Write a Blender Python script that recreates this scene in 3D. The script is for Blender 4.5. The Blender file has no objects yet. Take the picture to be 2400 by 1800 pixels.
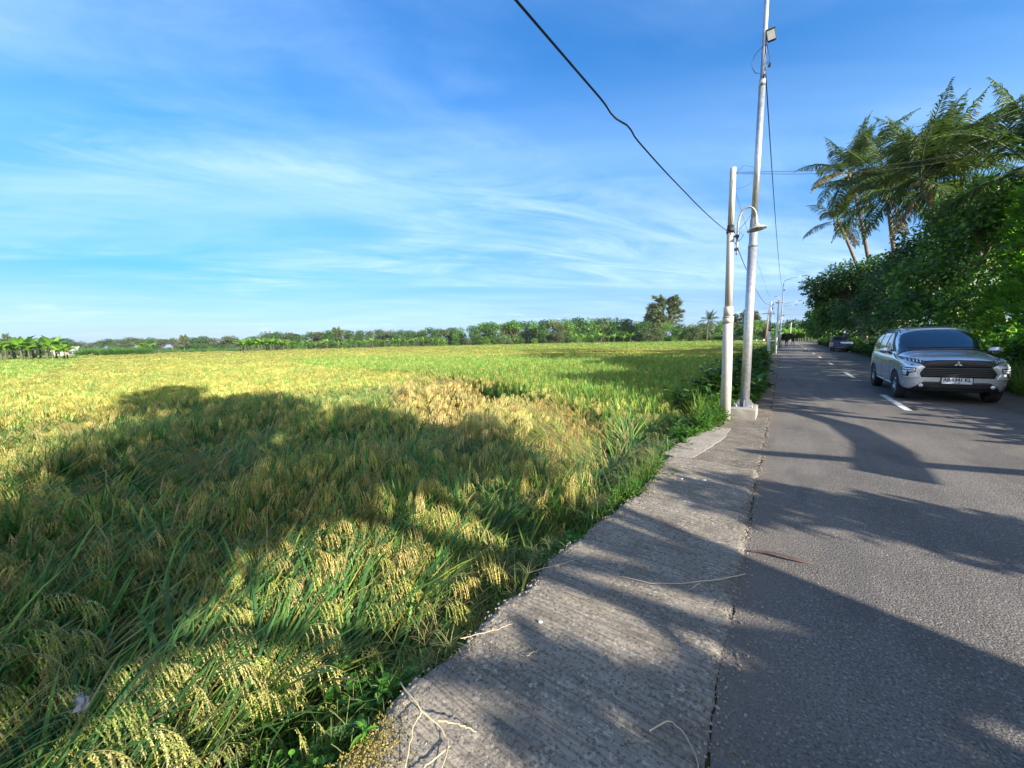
import bpy, bmesh, math, random
import numpy as np
from mathutils import Vector, Matrix, Euler
from mathutils.bvhtree import BVHTree
R = math.radians
PI = math.pi
sc = bpy.context.scene
COL = sc.collection
rng = np.random.default_rng(7)
random.seed(7)

# ------------------------------------------------------------------ camera
EYE = 1.6
cd = bpy.data.cameras.new('camera')
cam = bpy.data.objects.new('camera', cd)
COL.objects.link(cam)
sc.camera = cam
cd.sensor_width = 36.0
cd.lens = 13.005
cd.clip_start = 0.05
cd.clip_end = 9000
YAW, PITCH, ROLL = R(36.27), R(6.518), R(1.25)
_f = Vector((-math.sin(YAW) * math.cos(PITCH), math.cos(YAW) * math.cos(PITCH), -math.sin(PITCH)))
_r = Vector((math.cos(YAW), math.sin(YAW), 0))
_u = _r.cross(_f)
_r2 = _r * math.cos(ROLL) - _u * math.sin(ROLL)
_u2 = _r * math.sin(ROLL) + _u * math.cos(ROLL)
cam.matrix_world = Matrix(((_r2.x, _u2.x, -_f.x, 0), (_r2.y, _u2.y, -_f.y, 0), (_r2.z, _u2.z, -_f.z, EYE), (0, 0, 0, 1)))

# ------------------------------------------------------------------ render settings
sc.view_settings.view_transform = 'Standard'
sc.view_settings.look = 'None'
sc.view_settings.gamma = 1
sc.view_settings.exposure = EXPOSURE = 1.88
sc.render.engine = 'CYCLES'
sc.cycles.use_denoising = True
sc.cycles.max_bounces = 6
sc.cycles.diffuse_bounces = 3
sc.cycles.glossy_bounces = 2
sc.cycles.transmission_bounces = 3
sc.cycles.transparent_max_bounces = 4
sc.cycles.caustics_reflective = False
sc.cycles.caustics_refractive = False

# ------------------------------------------------------------------ sun
SUN_EL, SUN_AZ = R(22), R(-13)          # azimuth measured from +X towards +Y
sd = Vector((math.cos(SUN_EL) * math.cos(SUN_AZ), math.cos(SUN_EL) * math.sin(SUN_AZ), math.sin(SUN_EL)))
sl = bpy.data.lights.new('sun', 'SUN')
sl.energy = 4.0
sl.angle = R(0.5)
sl.color = (1.0, 0.91, 0.78)
sun = bpy.data.objects.new('sun', sl)
COL.objects.link(sun)
sun.rotation_euler = sd.to_track_quat('Z', 'Y').to_euler()

# ------------------------------------------------------------------ world: sky with high cirrus
w = bpy.data.worlds.new('World')
sc.world = w
w.use_nodes = True
nt = w.node_tree
nt.nodes.clear()
N, L = nt.nodes.new, nt.links.new


def math_node(nt, op, a, b=None, c=None, clamp=False):
    n = nt.nodes.new('ShaderNodeMath')
    n.operation = op
    n.use_clamp = clamp
    for i, v in enumerate((a, b, c)):
        if v is None:
            continue
        if isinstance(v, (int, float)):
            n.inputs[i].default_value = v
        else:
            nt.links.new(v, n.inputs[i])
    return n.outputs[0]


def ramp(nt, fac, stops, interp='LINEAR'):
    n = nt.nodes.new('ShaderNodeValToRGB')
    n.color_ramp.interpolation = interp
    e = n.color_ramp.elements
    while len(e) < len(stops):
        e.new(0.5)
    for i, (p, c) in enumerate(stops):
        e[i].position = p
        e[i].color = (c, c, c, 1) if isinstance(c, (int, float)) else (*c, 1)
    if fac is not None:
        nt.links.new(fac, n.inputs[0])
    return n.outputs[0]


def mixc(nt, fac, a, b, mode='MIX'):
    n = nt.nodes.new('ShaderNodeMix')
    n.data_type = 'RGBA'
    n.blend_type = mode
    for sock, v in ((n.inputs[0], fac), (n.inputs[6], a), (n.inputs[7], b)):
        if isinstance(v, (int, float)):
            sock.default_value = v
        elif isinstance(v, tuple):
            sock.default_value = (*v, 1) if len(v) == 3 else v
        else:
            nt.links.new(v, sock)
    return n.outputs[2]


def noise(nt, vec, scale, detail=4, rough=0.55, dist=0.0, out=0):
    n = nt.nodes.new('ShaderNodeTexNoise')
    n.inputs['Scale'].default_value = scale
    n.inputs['Detail'].default_value = detail
    n.inputs['Roughness'].default_value = rough
    n.inputs['Distortion'].default_value = dist
    if vec is not None:
        nt.links.new(vec, n.inputs['Vector'])
    return n.outputs[out]


sky = N('ShaderNodeTexSky')
sky.sky_type = 'NISHITA'
sky.sun_disc = False
sky.sun_elevation = SUN_EL
sky.sun_rotation = PI / 2 - SUN_AZ
sky.air_density = 1.0
sky.dust_density = 0.6
sky.ozone_density = 2.5
tc = N('ShaderNodeTexCoord')
sep = N('ShaderNodeSeparateXYZ')
L(tc.outputs['Generated'], sep.inputs[0])
zc = math_node(nt, 'MAXIMUM', sep.outputs[2], 0.0)
zd = math_node(nt, 'ADD', zc, 0.07)
cx = math_node(nt, 'DIVIDE', sep.outputs[0], zd)
cy = math_node(nt, 'DIVIDE', sep.outputs[1], zd)
comb = N('ShaderNodeCombineXYZ')
L(cx, comb.inputs[0])
L(cy, comb.inputs[1])


def mapping(nt, vec, rot=0, scale=(1, 1, 1), loc=(0, 0, 0)):
    n = nt.nodes.new('ShaderNodeMapping')
    n.inputs['Rotation'].default_value = (0, 0, rot)
    n.inputs['Scale'].default_value = scale
    n.inputs['Location'].default_value = loc
    nt.links.new(vec, n.inputs['Vector'])
    return n.outputs[0]


# fibres roughly follow one upper wind direction, broad veils mask them
def wind(rot, sc_, loc):
    return mapping(nt, mapping(nt, comb.outputs[0], rot), 0, sc_, loc)


m1 = wind(R(-62), (0.30, 0.95, 1), (0.4, 1.3, 0))
fib = noise(nt, m1, 1.7, 10, 0.68, 1.5)
m2 = wind(R(-44), (0.20, 0.42, 1), (5.3, 0.75, 0))
veil = noise(nt, m2, 1.2, 5, 0.55, 1.2)
fibr = ramp(nt, fib, [(0.38, 0.08), (0.68, 1.0)])
veilr = ramp(nt, veil, [(0.40, 0.0), (0.66, 1.0)])
cl = math_node(nt, 'MULTIPLY', fibr, veilr)
# haze low down, and the veil thins overhead
low = ramp(nt, sep.outputs[2], [(0.0, 0.6), (0.12, 0.95), (0.34, 0.9), (0.62, 0.35), (0.8, 0.15)])
cl = math_node(nt, 'MULTIPLY', cl, low)
# small puffs just over the horizon
m3 = mapping(nt, tc.outputs['Generated'], 0, (7, 7, 34))
puff = noise(nt, m3, 1.0, 5, 0.5)
puffr = ramp(nt, puff, [(0.60, 0.0), (0.70, 0.8)])
band = ramp(nt, sep.outputs[2], [(0.015, 0.0), (0.035, 1.0), (0.07, 0.8), (0.10, 0.0)])
puffs = math_node(nt, 'MULTIPLY', puffr, band)
cl = math_node(nt, 'MAXIMUM', cl, puffs)
tint = N('ShaderNodeHueSaturation')
tint.inputs['Saturation'].default_value = 1.25
L(sky.outputs[0], tint.inputs['Color'])
elev = ramp(nt, sep.outputs[2], [(0.0, (0.60, 0.66, 1.02)), (0.10, (0.55, 0.76, 1.15)), (0.35, (0.31, 1.22, 1.68)), (0.8, (0.22, 1.42, 2.00))])
skyc = mixc(nt, 1.0, tint.outputs[0], elev, 'MULTIPLY')
skyc = mixc(nt, ramp(nt, sep.outputs[2], [(0.0, 0.45), (0.16, 0.0)]), skyc, (3.6, 5.4, 8.2))
skyc = mixc(nt, cl, skyc, (4.9, 6.7, 9.2))
# a broad thin veil, and unseen white cloud added behind the camera to fill the shade
veil2 = math_node(nt, 'MULTIPLY', ramp(nt, noise(nt, wind(R(-40), (0.12, 0.3, 1), (2.1, 4.4, 0)), 1.1, 5, 0.55, 0.6), [(0.38, 0.0), (0.64, 0.62)]), low)
skyc = mixc(nt, veil2, skyc, (4.0, 6.2, 9.2))
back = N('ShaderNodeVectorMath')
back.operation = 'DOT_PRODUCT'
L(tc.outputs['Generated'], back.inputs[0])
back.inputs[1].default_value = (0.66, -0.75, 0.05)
fill_cloud = math_node(nt, 'MULTIPLY', ramp(nt, back.outputs['Value'], [(0.12, 0.0), (0.55, 1.0)]), ramp(nt, noise(nt, tc.outputs['Generated'], 2.6, 5, 0.6), [(0.35, 0.35), (0.6, 1.0)]))
skyc = mixc(nt, fill_cloud, skyc, (9.6, 9.4, 9.2))
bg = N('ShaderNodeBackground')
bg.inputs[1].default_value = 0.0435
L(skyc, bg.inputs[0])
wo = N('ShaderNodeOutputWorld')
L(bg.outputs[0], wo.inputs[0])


# ------------------------------------------------------------------ helpers: meshes
def E(name, loc=(0, 0, 0), rz=0.0):
    o = bpy.data.objects.new(name, None)
    COL.objects.link(o)
    o.location = loc
    o.rotation_euler = (0, 0, rz)
    o.empty_display_size = 0.2
    return o


def tag(o, label=None, cat=None, group=None, kind=None):
    for k, v in (('label', label), ('category', cat), ('group', group), ('kind', kind)):
        if v:
            o[k] = v
    return o


def copy_tree(o, parent=None):
    c = o.copy()
    COL.objects.link(c)
    c.parent = parent
    for ch in list(o.children):
        copy_tree(ch, c)
    return c


class MB:
    """collects polygons; .build links them as one mesh object"""

    def __init__(self):
        self.v = []
        self.n = 0
        self.fl = []      # (faces array (m,k) , material index, smooth)
        self.c = []

    def add(self, V, Fc, mi=0, smooth=False, col=(1, 1, 1)):
        V = np.asarray(V, float).reshape(-1, 3)
        Fc = np.asarray(Fc, int)
        if Fc.ndim == 1:
            Fc = Fc[None]
        self.fl.append((Fc + self.n, mi, smooth))
        self.v.append(V)
        col = np.asarray(col, float)
        if col.ndim == 1:
            col = np.tile(col[:3], (len(V), 1))
        self.c.append(col)
        self.n += len(V)
        return self

    def box(self, c, s, mi=0, rot=None, col=(1, 1, 1)):
        x, y, z = [k / 2 for k in s]
        V = np.array([(a * x, b * y, d * z) for a in (-1, 1) for b in (-1, 1) for d in (-1, 1)])
        if rot is not None:
            V = V @ np.array(Euler(rot).to_matrix()).T
        V = V + np.array(c)
        return self.add(V, [(0, 1, 3, 2), (4, 6, 7, 5), (0, 4, 5, 1), (2, 3, 7, 6), (0, 2, 6, 4), (1, 5, 7, 3)], mi, col=col)

    def tube(self, pts, rad, seg=10, mi=0, caps=True, smooth=True, col=(1, 1, 1)):
        pts = np.asarray(pts, float)
        n = len(pts)
        rad = np.full(n, rad) if np.isscalar(rad) else np.asarray(rad, float)
        t = np.gradient(pts, axis=0)
        t /= np.linalg.norm(t, axis=1)[:, None] + 1e-12
        up = np.array([0, 0, 1.0]) if abs(t[0][2]) < 0.9 else np.array([1.0, 0, 0])
        a = np.cross(up, t[0])
        a /= np.linalg.norm(a)
        rings = []
        ang = np.linspace(0, 2 * PI, seg, endpoint=False)
        for i in range(n):
            a = a - t[i] * (a @ t[i])
            a /= np.linalg.norm(a) + 1e-12
            b = np.cross(t[i], a)
            rings.append(pts[i] + rad[i] * (np.cos(ang)[:, None] * a + np.sin(ang)[:, None] * b))
        V = np.concatenate(rings)
        i0 = np.arange(n - 1)[:, None] * seg
        j = np.arange(seg)[None]
        j2 = (j + 1) % seg
        F4 = np.stack([i0 + j, i0 + j2, i0 + seg + j2, i0 + seg + j], -1).reshape(-1, 4)
        self.add(V, F4, mi, smooth, col)
        if caps:
            for base, rev in ((0, True), ((n - 1) * seg, False)):
                f = list(range(base, base + seg))
                self.fl.append((np.array([f[::-1] if rev else f]) + self.n - len(V), mi, False))
        return self

    def lathe(self, prof, seg=24, mi=0, origin=(0, 0, 0), col=(1, 1, 1), smooth=True):
        """prof: list of (r,z)"""
        n = len(prof)
        ang = np.linspace(0, 2 * PI, seg, endpoint=False)
        V = np.array([(r * math.cos(a), r * math.sin(a), z) for r, z in prof for a in ang]) + np.array(origin)
        i0 = np.arange(n - 1)[:, None] * seg
        j = np.arange(seg)[None]
        j2 = (j + 1) % seg
        F4 = np.stack([i0 + j, i0 + j2, i0 + seg + j2, i0 + seg + j], -1).reshape(-1, 4)
        return self.add(V, F4, mi, smooth, col)

    def build(self, name, mats, parent=None, loc=(0, 0, 0)):
        me = bpy.data.meshes.new(name)
        V = np.concatenate(self.v)
        C = np.concatenate(self.c)
        me.vertices.add(len(V))
        me.vertices.foreach_set('co', V.astype(np.float32).ravel())
        nl = sum(f.size for f, _, _ in self.fl)
        nf = sum(len(f) for f, _, _ in self.fl)
        me.loops.add(nl)
        me.polygons.add(nf)
        me.loops.foreach_set('vertex_index', np.concatenate([f.ravel() for f, _, _ in self.fl]).astype(np.int32))
        sizes = np.concatenate([np.full(len(f), f.shape[1]) for f, _, _ in self.fl])
        starts = np.concatenate([[0], np.cumsum(sizes)[:-1]])
        me.polygons.foreach_set('loop_start', starts.astype(np.int32))
        me.polygons.foreach_set('material_index', np.concatenate([np.full(len(f), m) for f, m, _ in self.fl]).astype(np.int32))
        me.polygons.foreach_set('use_smooth', np.concatenate([np.full(len(f), s) for f, _, s in self.fl]))
        at = me.attributes.new('Col', 'FLOAT_COLOR', 'POINT')
        at.data.foreach_set('color', np.concatenate([C, np.ones((len(C), 1))], 1).astype(np.float32).ravel())
        me.update(calc_edges=True)
        for m in (mats if isinstance(mats, (list, tuple)) else [mats]):
            me.materials.append(m)
        o = bpy.data.objects.new(name, me)
        COL.objects.link(o)
        o.parent = parent
        o.location = loc
        return o


def vnoise(x, y, seed=0, octaves=4, gain=0.5):
    """value noise in numpy"""
    x = np.asarray(x, float)
    y = np.asarray(y, float)
    out = np.zeros(np.broadcast(x, y).shape)
    amp = 1.0
    tot = 0
    for o in range(octaves):
        xi, yi = np.floor(x).astype(np.int64), np.floor(y).astype(np.int64)
        fx, fy = x - xi, y - yi
        fx, fy = fx * fx * (3 - 2 * fx), fy * fy * (3 - 2 * fy)

        def h(a, b):
            n = (a * 374761393 + b * 668265263 + (seed + o) * 1442695041) & 0xFFFFFFFF
            n = ((n ^ (n >> 13)) * 1274126177) & 0xFFFFFFFF
            return ((n ^ (n >> 16)) & 0xFFFF) / 65535.0
        v = (h(xi, yi) * (1 - fx) + h(xi + 1, yi) * fx) * (1 - fy) + (h(xi, yi + 1) * (1 - fx) + h(xi + 1, yi + 1) * fx) * fy
        out += amp * v
        tot += amp
        amp *= gain
        x, y = x * 2.03 + 11.3, y * 2.03 + 5.7
    return out / tot


# ------------------------------------------------------------------ helpers: materials
MATS = {}


def pmat(name, color, rough=0.6, metal=0.0, var=0.12, vscale=8.0, bump=0.0, bscale=60.0, usecol=False, coat=0.0, spec=0.5,
         dirt=None, dirt_scale=3.0, dirt_amt=0.5, emit=None):
    m = bpy.data.materials.new(name)
    m.use_nodes = True
    nt = m.node_tree
    b = nt.nodes['Principled BSDF']
    tc = nt.nodes.new('ShaderNodeTexCoord')
    v = tc.outputs['Object']
    col = color
    if usecol:
        a = nt.nodes.new('ShaderNodeAttribute')
        a.attribute_name = 'Col'
        col = mixc(nt, 1.0, a.outputs[0], (*color,), 'MULTIPLY')
    if var > 0:
        n = noise(nt, v, vscale, 4)
        f = ramp(nt, n, [(0.3, 1 - var), (0.7, 1 + var)])
        col = mixc(nt, 1.0, col if not isinstance(col, tuple) else col, f, 'MULTIPLY')
    if dirt is not None:
        n = noise(nt, v, dirt_scale, 5, 0.65)
        f = ramp(nt, n, [(0.45, 0.0), (0.7, dirt_amt)])
        col = mixc(nt, f, col, dirt)
    if isinstance(col, tuple):
        b.inputs['Base Color'].default_value = (*col, 1)
    else:
        nt.links.new(col, b.inputs['Base Color'])
    b.inputs['Roughness'].default_value = rough
    b.inputs['Metallic'].default_value = metal
    b.inputs['Coat Weight'].default_value = coat
    b.inputs['Specular IOR Level'].default_value = spec
    if emit:
        b.inputs['Emission Color'].default_value = (*emit[0], 1)
        b.inputs['Emission Strength'].default_value = emit[1]
    if bump > 0:
        bn = nt.nodes.new('ShaderNodeBump')
        bn.inputs['Strength'].default_value = bump
        bn.inputs['Distance'].default_value = 0.01
        nt.links.new(noise(nt, v, bscale, 5, 0.6), bn.inputs['Height'])
        nt.links.new(bn.outputs[0], b.inputs['Normal'])
    MATS[name] = m
    return m


def leafmat(name, color, trans=0.35, rough=0.45, var=0.25, instancer=False, spec=0.4):
    """thin foliage: vertex colour times a base colour, part of the light passes through"""
    m = bpy.data.materials.new(name)
    m.use_nodes = True
    nt = m.node_tree
    b = nt.nodes['Principled BSDF']
    a = nt.nodes.new('ShaderNodeAttribute')
    a.attribute_name = 'Col'
    col = mixc(nt, 1.0, a.outputs[0], (*color,), 'MULTIPLY')
    if instancer:
        a2 = nt.nodes.new('ShaderNodeAttribute')
        a2.attribute_name = 'tint'
        a2.attribute_type = 'INSTANCER'
        col = mixc(nt, 1.0, col, a2.outputs[0], 'MULTIPLY')
    nt.links.new(col, b.inputs['Base Color'])
    b.inputs['Roughness'].default_value = rough
    b.inputs['Specular IOR Level'].default_value = spec
    t = nt.nodes.new('ShaderNodeBsdfTranslucent')
    tcl = mixc(nt, 1.0, col, (1.1, 1.2, 0.7), 'MULTIPLY')
    nt.links.new(tcl, t.inputs['Color'])
    mx = nt.nodes.new('ShaderNodeMixShader')
    mx.inputs[0].default_value = trans
    nt.links.new(b.outputs[0], mx.inputs[1])
    nt.links.new(t.outputs[0], mx.inputs[2])
    nt.links.new(mx.outputs[0], nt.nodes['Material Output'].inputs['Surface'])
    MATS[name] = m
    return m
# ================================================================== THE SETTING: ground, road, paving
def soil_mat():
    m = bpy.data.materials.new('soil')
    m.use_nodes = True
    nt = m.node_tree
    b = nt.nodes['Principled BSDF']
    tc = nt.nodes.new('ShaderNodeTexCoord')
    v = tc.outputs['Object']
    n1 = noise(nt, v, 0.5, 5)
    n2 = noise(nt, v, 9, 5)
    c = mixc(nt, ramp(nt, n1, [(0.35, 0.0), (0.65, 1.0)]), (0.050, 0.075, 0.018), (0.085, 0.075, 0.035))
    c = mixc(nt, ramp(nt, n2, [(0.4, 0.0), (0.7, 0.6)]), c, (0.03, 0.035, 0.015))
    nt.links.new(c, b.inputs['Base Color'])
    b.inputs['Roughness'].default_value = 0.95
    b.inputs['Specular IOR Level'].default_value = 0.2
    bn = nt.nodes.new('ShaderNodeBump')
    bn.inputs['Strength'].default_value = 0.6
    bn.inputs['Distance'].default_value = 0.05
    nt.links.new(n2, bn.inputs['Height'])
    nt.links.new(bn.outputs[0], b.inputs['Normal'])
    return m


ZP = -0.60          # level of the paddy mud


def ground_z(x, y):
    """cross profile of the land: paddy, ditch, road bank, verge"""
    xs = [-6000, -3.2, -2.2, -1.85, -1.45, -1.30, -1.0, 4.4, 4.9, 6.0, 9, 30, 6000]
    far = np.array([ZP, ZP, ZP - 0.05, ZP - 0.22, ZP - 0.18, -0.12, -0.012, -0.012, -0.01, 0.18, 0.25, 0.1, 0.0])
    return np.interp(x, xs, far)


def make_ground():
    xs = np.unique(np.concatenate([-np.geomspace(3.5, 6000, 40), np.linspace(-3.4, 6.5, 67), np.geomspace(6.6, 6000, 40)]))
    ys = np.unique(np.concatenate([-np.geomspace(2.1, 6000, 30), np.linspace(-2, 60, 200), np.geomspace(60.5, 6000, 60)]))
    X, Y = np.meshgrid(xs, ys, indexing='ij')
    Z = ground_z(X, Y)
    amp = np.where((X > -1.25) & (X < 4.7), 0.0, 0.05) * np.clip(1.5 - abs(X) / 60, 0, 1)
    Z = Z + (vnoise(X * 1.7, Y * 1.7, 3) - 0.5) * amp * 2
    V = np.stack([X, Y, Z], -1).reshape(-1, 3)
    nx, ny = len(xs), len(ys)
    i = np.arange(nx - 1)[:, None] * ny + np.arange(ny - 1)[None]
    F4 = np.stack([i, i + ny, i + ny + 1, i + 1], -1).reshape(-1, 4)
    mb = MB().add(V, F4, 0, True)
    o = mb.build('ground', soil_mat())
    tag(o, kind='structure')


make_ground()


def asphalt_mat():
    m = bpy.data.materials.new('asphalt')
    m.use_nodes = True
    nt = m.node_tree
    b = nt.nodes['Principled BSDF']
    tc = nt.nodes.new('ShaderNodeTexCoord')
    v = tc.outputs['Object']
    n1 = noise(nt, v, 0.7, 4)
    n2 = noise(nt, v, 75, 3, 0.7)
    st = mapping(nt, v, 0, (3.0, 0.12, 1))
    n3 = noise(nt, st, 1.0, 3)
    c = mixc(nt, ramp(nt, n1, [(0.35, 0.0), (0.7, 1.0)]), (0.092, 0.083, 0.073), (0.172, 0.153, 0.130))
    c = mixc(nt, ramp(nt, n3, [(0.45, 0.0), (0.7, 0.45)]), c, (0.185, 0.172, 0.155))
    vo = nt.nodes.new('ShaderNodeTexVoronoi')
    vo.inputs['Scale'].default_value = 115
    nt.links.new(v, vo.inputs['Vector'])
    stone = ramp(nt, vo.outputs['Color'], [(0.72, 0.0), (0.86, 0.6)])
    c = mixc(nt, stone, c, (0.30, 0.285, 0.26))
    c = mixc(nt, ramp(nt, n2, [(0.35, 0.85), (0.52, 0.0)]), c, (0.030, 0.030, 0.032))
    # dusty left edge and fine cracks
    sx = nt.nodes.new('ShaderNodeSeparateXYZ')
    nt.links.new(v, sx.inputs[0])
    dn = noise(nt, v, 3.0, 5)
    e = math_node(nt, 'ADD', sx.outputs[0], math_node(nt, 'MULTIPLY', dn, 0.5))
    c = mixc(nt, ramp(nt, e, [(0.12, 0.55), (0.42, 0.0)]), c, (0.14, 0.12, 0.095))
    vc = nt.nodes.new('ShaderNodeTexVoronoi')
    vc.feature = 'DISTANCE_TO_EDGE'
    vc.inputs['Scale'].default_value = 1.3
    vc.inputs['Randomness'].default_value = 1.0
    dv = nt.nodes.new('ShaderNodeVectorMath')
    dv.operation = 'ADD'
    nt.links.new(v, dv.inputs[0])
    nt.links.new(noise(nt, v, 5, 5, 0.7, out=1), dv.inputs[1])
    nt.links.new(dv.outputs[0], vc.inputs['Vector'])
    cr = ramp(nt, vc.outputs['Distance'], [(0.0, 1.0), (0.009, 0.0)])
    crm = ramp(nt, noise(nt, v, 0.8, 2), [(0.56, 0.0), (0.62, 0.8)])
    crk = math_node(nt, 'MULTIPLY', cr, crm)
    # patched and stained areas
    pt = ramp(nt, noise(nt, mapping(nt, v, 0.3, (0.9, 0.35, 1)), 1.1, 3, 0.5, 0.4), [(0.56, 0.0), (0.585, 0.38)])
    c = mixc(nt, pt, c, (0.062, 0.060, 0.058))
    c = mixc(nt, crk, c, (0.012, 0.012, 0.014))
    nt.links.new(c, b.inputs['Base Color'])
    b.inputs['Roughness'].default_value = 0.82
    b.inputs['Specular IOR Level'].default_value = 0.35
    h = math_node(nt, 'ADD', math_node(nt, 'MULTIPLY', vo.outputs['Distance'], -0.6), math_node(nt, 'MULTIPLY', n2, 0.9))
    h = math_node(nt, 'SUBTRACT', h, crk)
    bn = nt.nodes.new('ShaderNodeBump')
    bn.inputs['Strength'].default_value = 0.75
    bn.inputs['Distance'].default_value = 0.008
    nt.links.new(h, bn.inputs['Height'])
    nt.links.new(bn.outputs[0], b.inputs['Normal'])
    return m


RXL, RXR = -0.16, 4.55


def ribbon(name, edgeL, edgeR, ys, z, mat, thick=0.05, nx=2, bend=lambda y: 0 * y, zfun=None):
    """a sheet along Y between two edge functions with a small step at both sides"""
    ys = np.asarray(ys)
    xl, xr = edgeL(ys) + bend(ys), edgeR(ys) + bend(ys)
    cols = [np.stack([xl - 0.004, ys, np.full_like(ys, z - thick)], -1)]
    for k in range(nx + 1):
        t = k / nx
        x = xl * (1 - t) + xr * t
        zz = np.full_like(ys, z) if zfun is None else z + zfun(x, ys)
        cols.append(np.stack([x, ys, zz], -1))
    cols.append(np.stack([xr + 0.004, ys, np.full_like(ys, z - thick)], -1))
    V = np.stack(cols, 0)
    mb = MB()
    n = len(ys)
    for G in (V[0:2], V[1:-1], V[-2:]):
        a = len(G)
        i = np.arange(a - 1)[:, None] * n + np.arange(n - 1)[None]
        F4 = np.stack([i, i + n, i + n + 1, i + 1], -1).reshape(-1, 4)
        mb.add(G.reshape(-1, 3), F4, 0, True)
    o = mb.build(name, mat)
    tag(o, kind='structure')
    return o


BEND = lambda y: np.where(y > 95, -((y - 95) ** 2) * 0.0016, 0.0)
ysr = np.unique(np.concatenate([np.linspace(-14, 0.6, 60), np.linspace(0.6, 16, 700), np.linspace(16, 60, 200), np.linspace(60, 170, 80)]))
ribbon('road', lambda y: RXL + (vnoise(y * 3, y * 0 + 1, 5, 5, 0.6) - 0.5) * 0.10, lambda y: RXR + (vnoise(y * 2, y * 0 + 7, 5) - 0.5) * 0.16,
       ysr, 0.0, asphalt_mat(), 0.06, 24, BEND,
       lambda x, y: (vnoise(x * 9, y * 9, 21, 4, 0.6) - 0.5) * 0.006)

paint = pmat('road_paint', (0.62, 0.61, 0.56), 0.7, var=0.2, vscale=30, dirt=(0.16, 0.155, 0.15), dirt_scale=22, dirt_amt=0.75, bump=0.3)
y0, per, ln = 10.95, 7.42, 2.55
for k in range(-2, 19):
    ya = y0 + per * k
    if ya > 140:
        break
    yy = np.linspace(ya, ya + ln, 14)
    bx = BEND(yy)
    V = np.concatenate([np.stack([2.16 - 0.062 + bx, yy, yy * 0 + 0.006], -1), np.stack([2.16 + 0.062 + bx, yy, yy * 0 + 0.006], -1)])
    n = len(yy)
    i = np.arange(n - 1)
    o = MB().add(V, np.stack([i, i + n, i + n + 1, i + 1], -1)).build('lane_marking', paint)
    tag(o, kind='structure')


# broomed concrete shoulder beside the asphalt: real relief
def slab_mat(name, c1, c2, c3, rough=0.9):
    m = bpy.data.materials.new(name)
    m.use_nodes = True
    nt = m.node_tree
    b = nt.nodes['Principled BSDF']
    tc = nt.nodes.new('ShaderNodeTexCoord')
    v = tc.outputs['Object']
    n1 = noise(nt, v, 2.2, 6, 0.65)
    c = mixc(nt, ramp(nt, n1, [(0.35, 0.0), (0.68, 1.0)]), c1, c2)
    vo = nt.nodes.new('ShaderNodeTexVoronoi')
    vo.inputs['Scale'].default_value = 70
    nt.links.new(v, vo.inputs['Vector'])
    st = ramp(nt, vo.outputs['Color'], [(0.62, 0.0), (0.8, 0.7)])
    mk = ramp(nt, noise(nt, v, 5, 4), [(0.45, 0.1), (0.6, 1.0)])
    c = mixc(nt, math_node(nt, 'MULTIPLY', st, mk), c, c3)
    n4 = noise(nt, v, 55, 4, 0.75)
    c = mixc(nt, ramp(nt, n4, [(0.36, 0.85), (0.5, 0.0)]), c, (c1[0] * 0.35, c1[1] * 0.35, c1[2] * 0.33))
    mpv = mapping(nt, v, R(9), (1.6, 60, 1))
    n5 = noise(nt, mpv, 1.0, 3, 0.6)
    c = mixc(nt, ramp(nt, n5, [(0.38, 0.5), (0.52, 0.0)]), c, (c1[0] * 0.45, c1[1] * 0.45, c1[2] * 0.43))
    nt.links.new(c, b.inputs['Base Color'])
    b.inputs['Roughness'].default_value = rough
    b.inputs['Specular IOR Level'].default_value = 0.25
    h = math_node(nt, 'ADD', math_node(nt, 'MULTIPLY', n4, 1.0), math_node(nt, 'MULTIPLY', n5, 0.7))
    bn = nt.nodes.new('ShaderNodeBump')
    bn.inputs['Strength'].default_value = 0.8
    bn.inputs['Distance'].default_value = 0.009
    nt.links.new(h, bn.inputs['Height'])
    nt.links.new(bn.outputs[0], b.inputs['Normal'])
    return m


def slab_edge(y):
    x = np.interp(y, [-8, 0.4, 0.75, 0.95, 1.25, 1.6, 1.95, 2.3, 2.6, 3.2, 3.8, 4.4, 4.95, 5.3], [-1.33, -1.33, -1.30, -1.37, -1.31, -1.34, -1.31, -1.33, -1.27, -1.22, -1.16, -1.19, -1.23, -1.20])
    return x + (vnoise(y * 5, y * 0 + 3, 11, 5, 0.7) - 0.5) * 0.085


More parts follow.
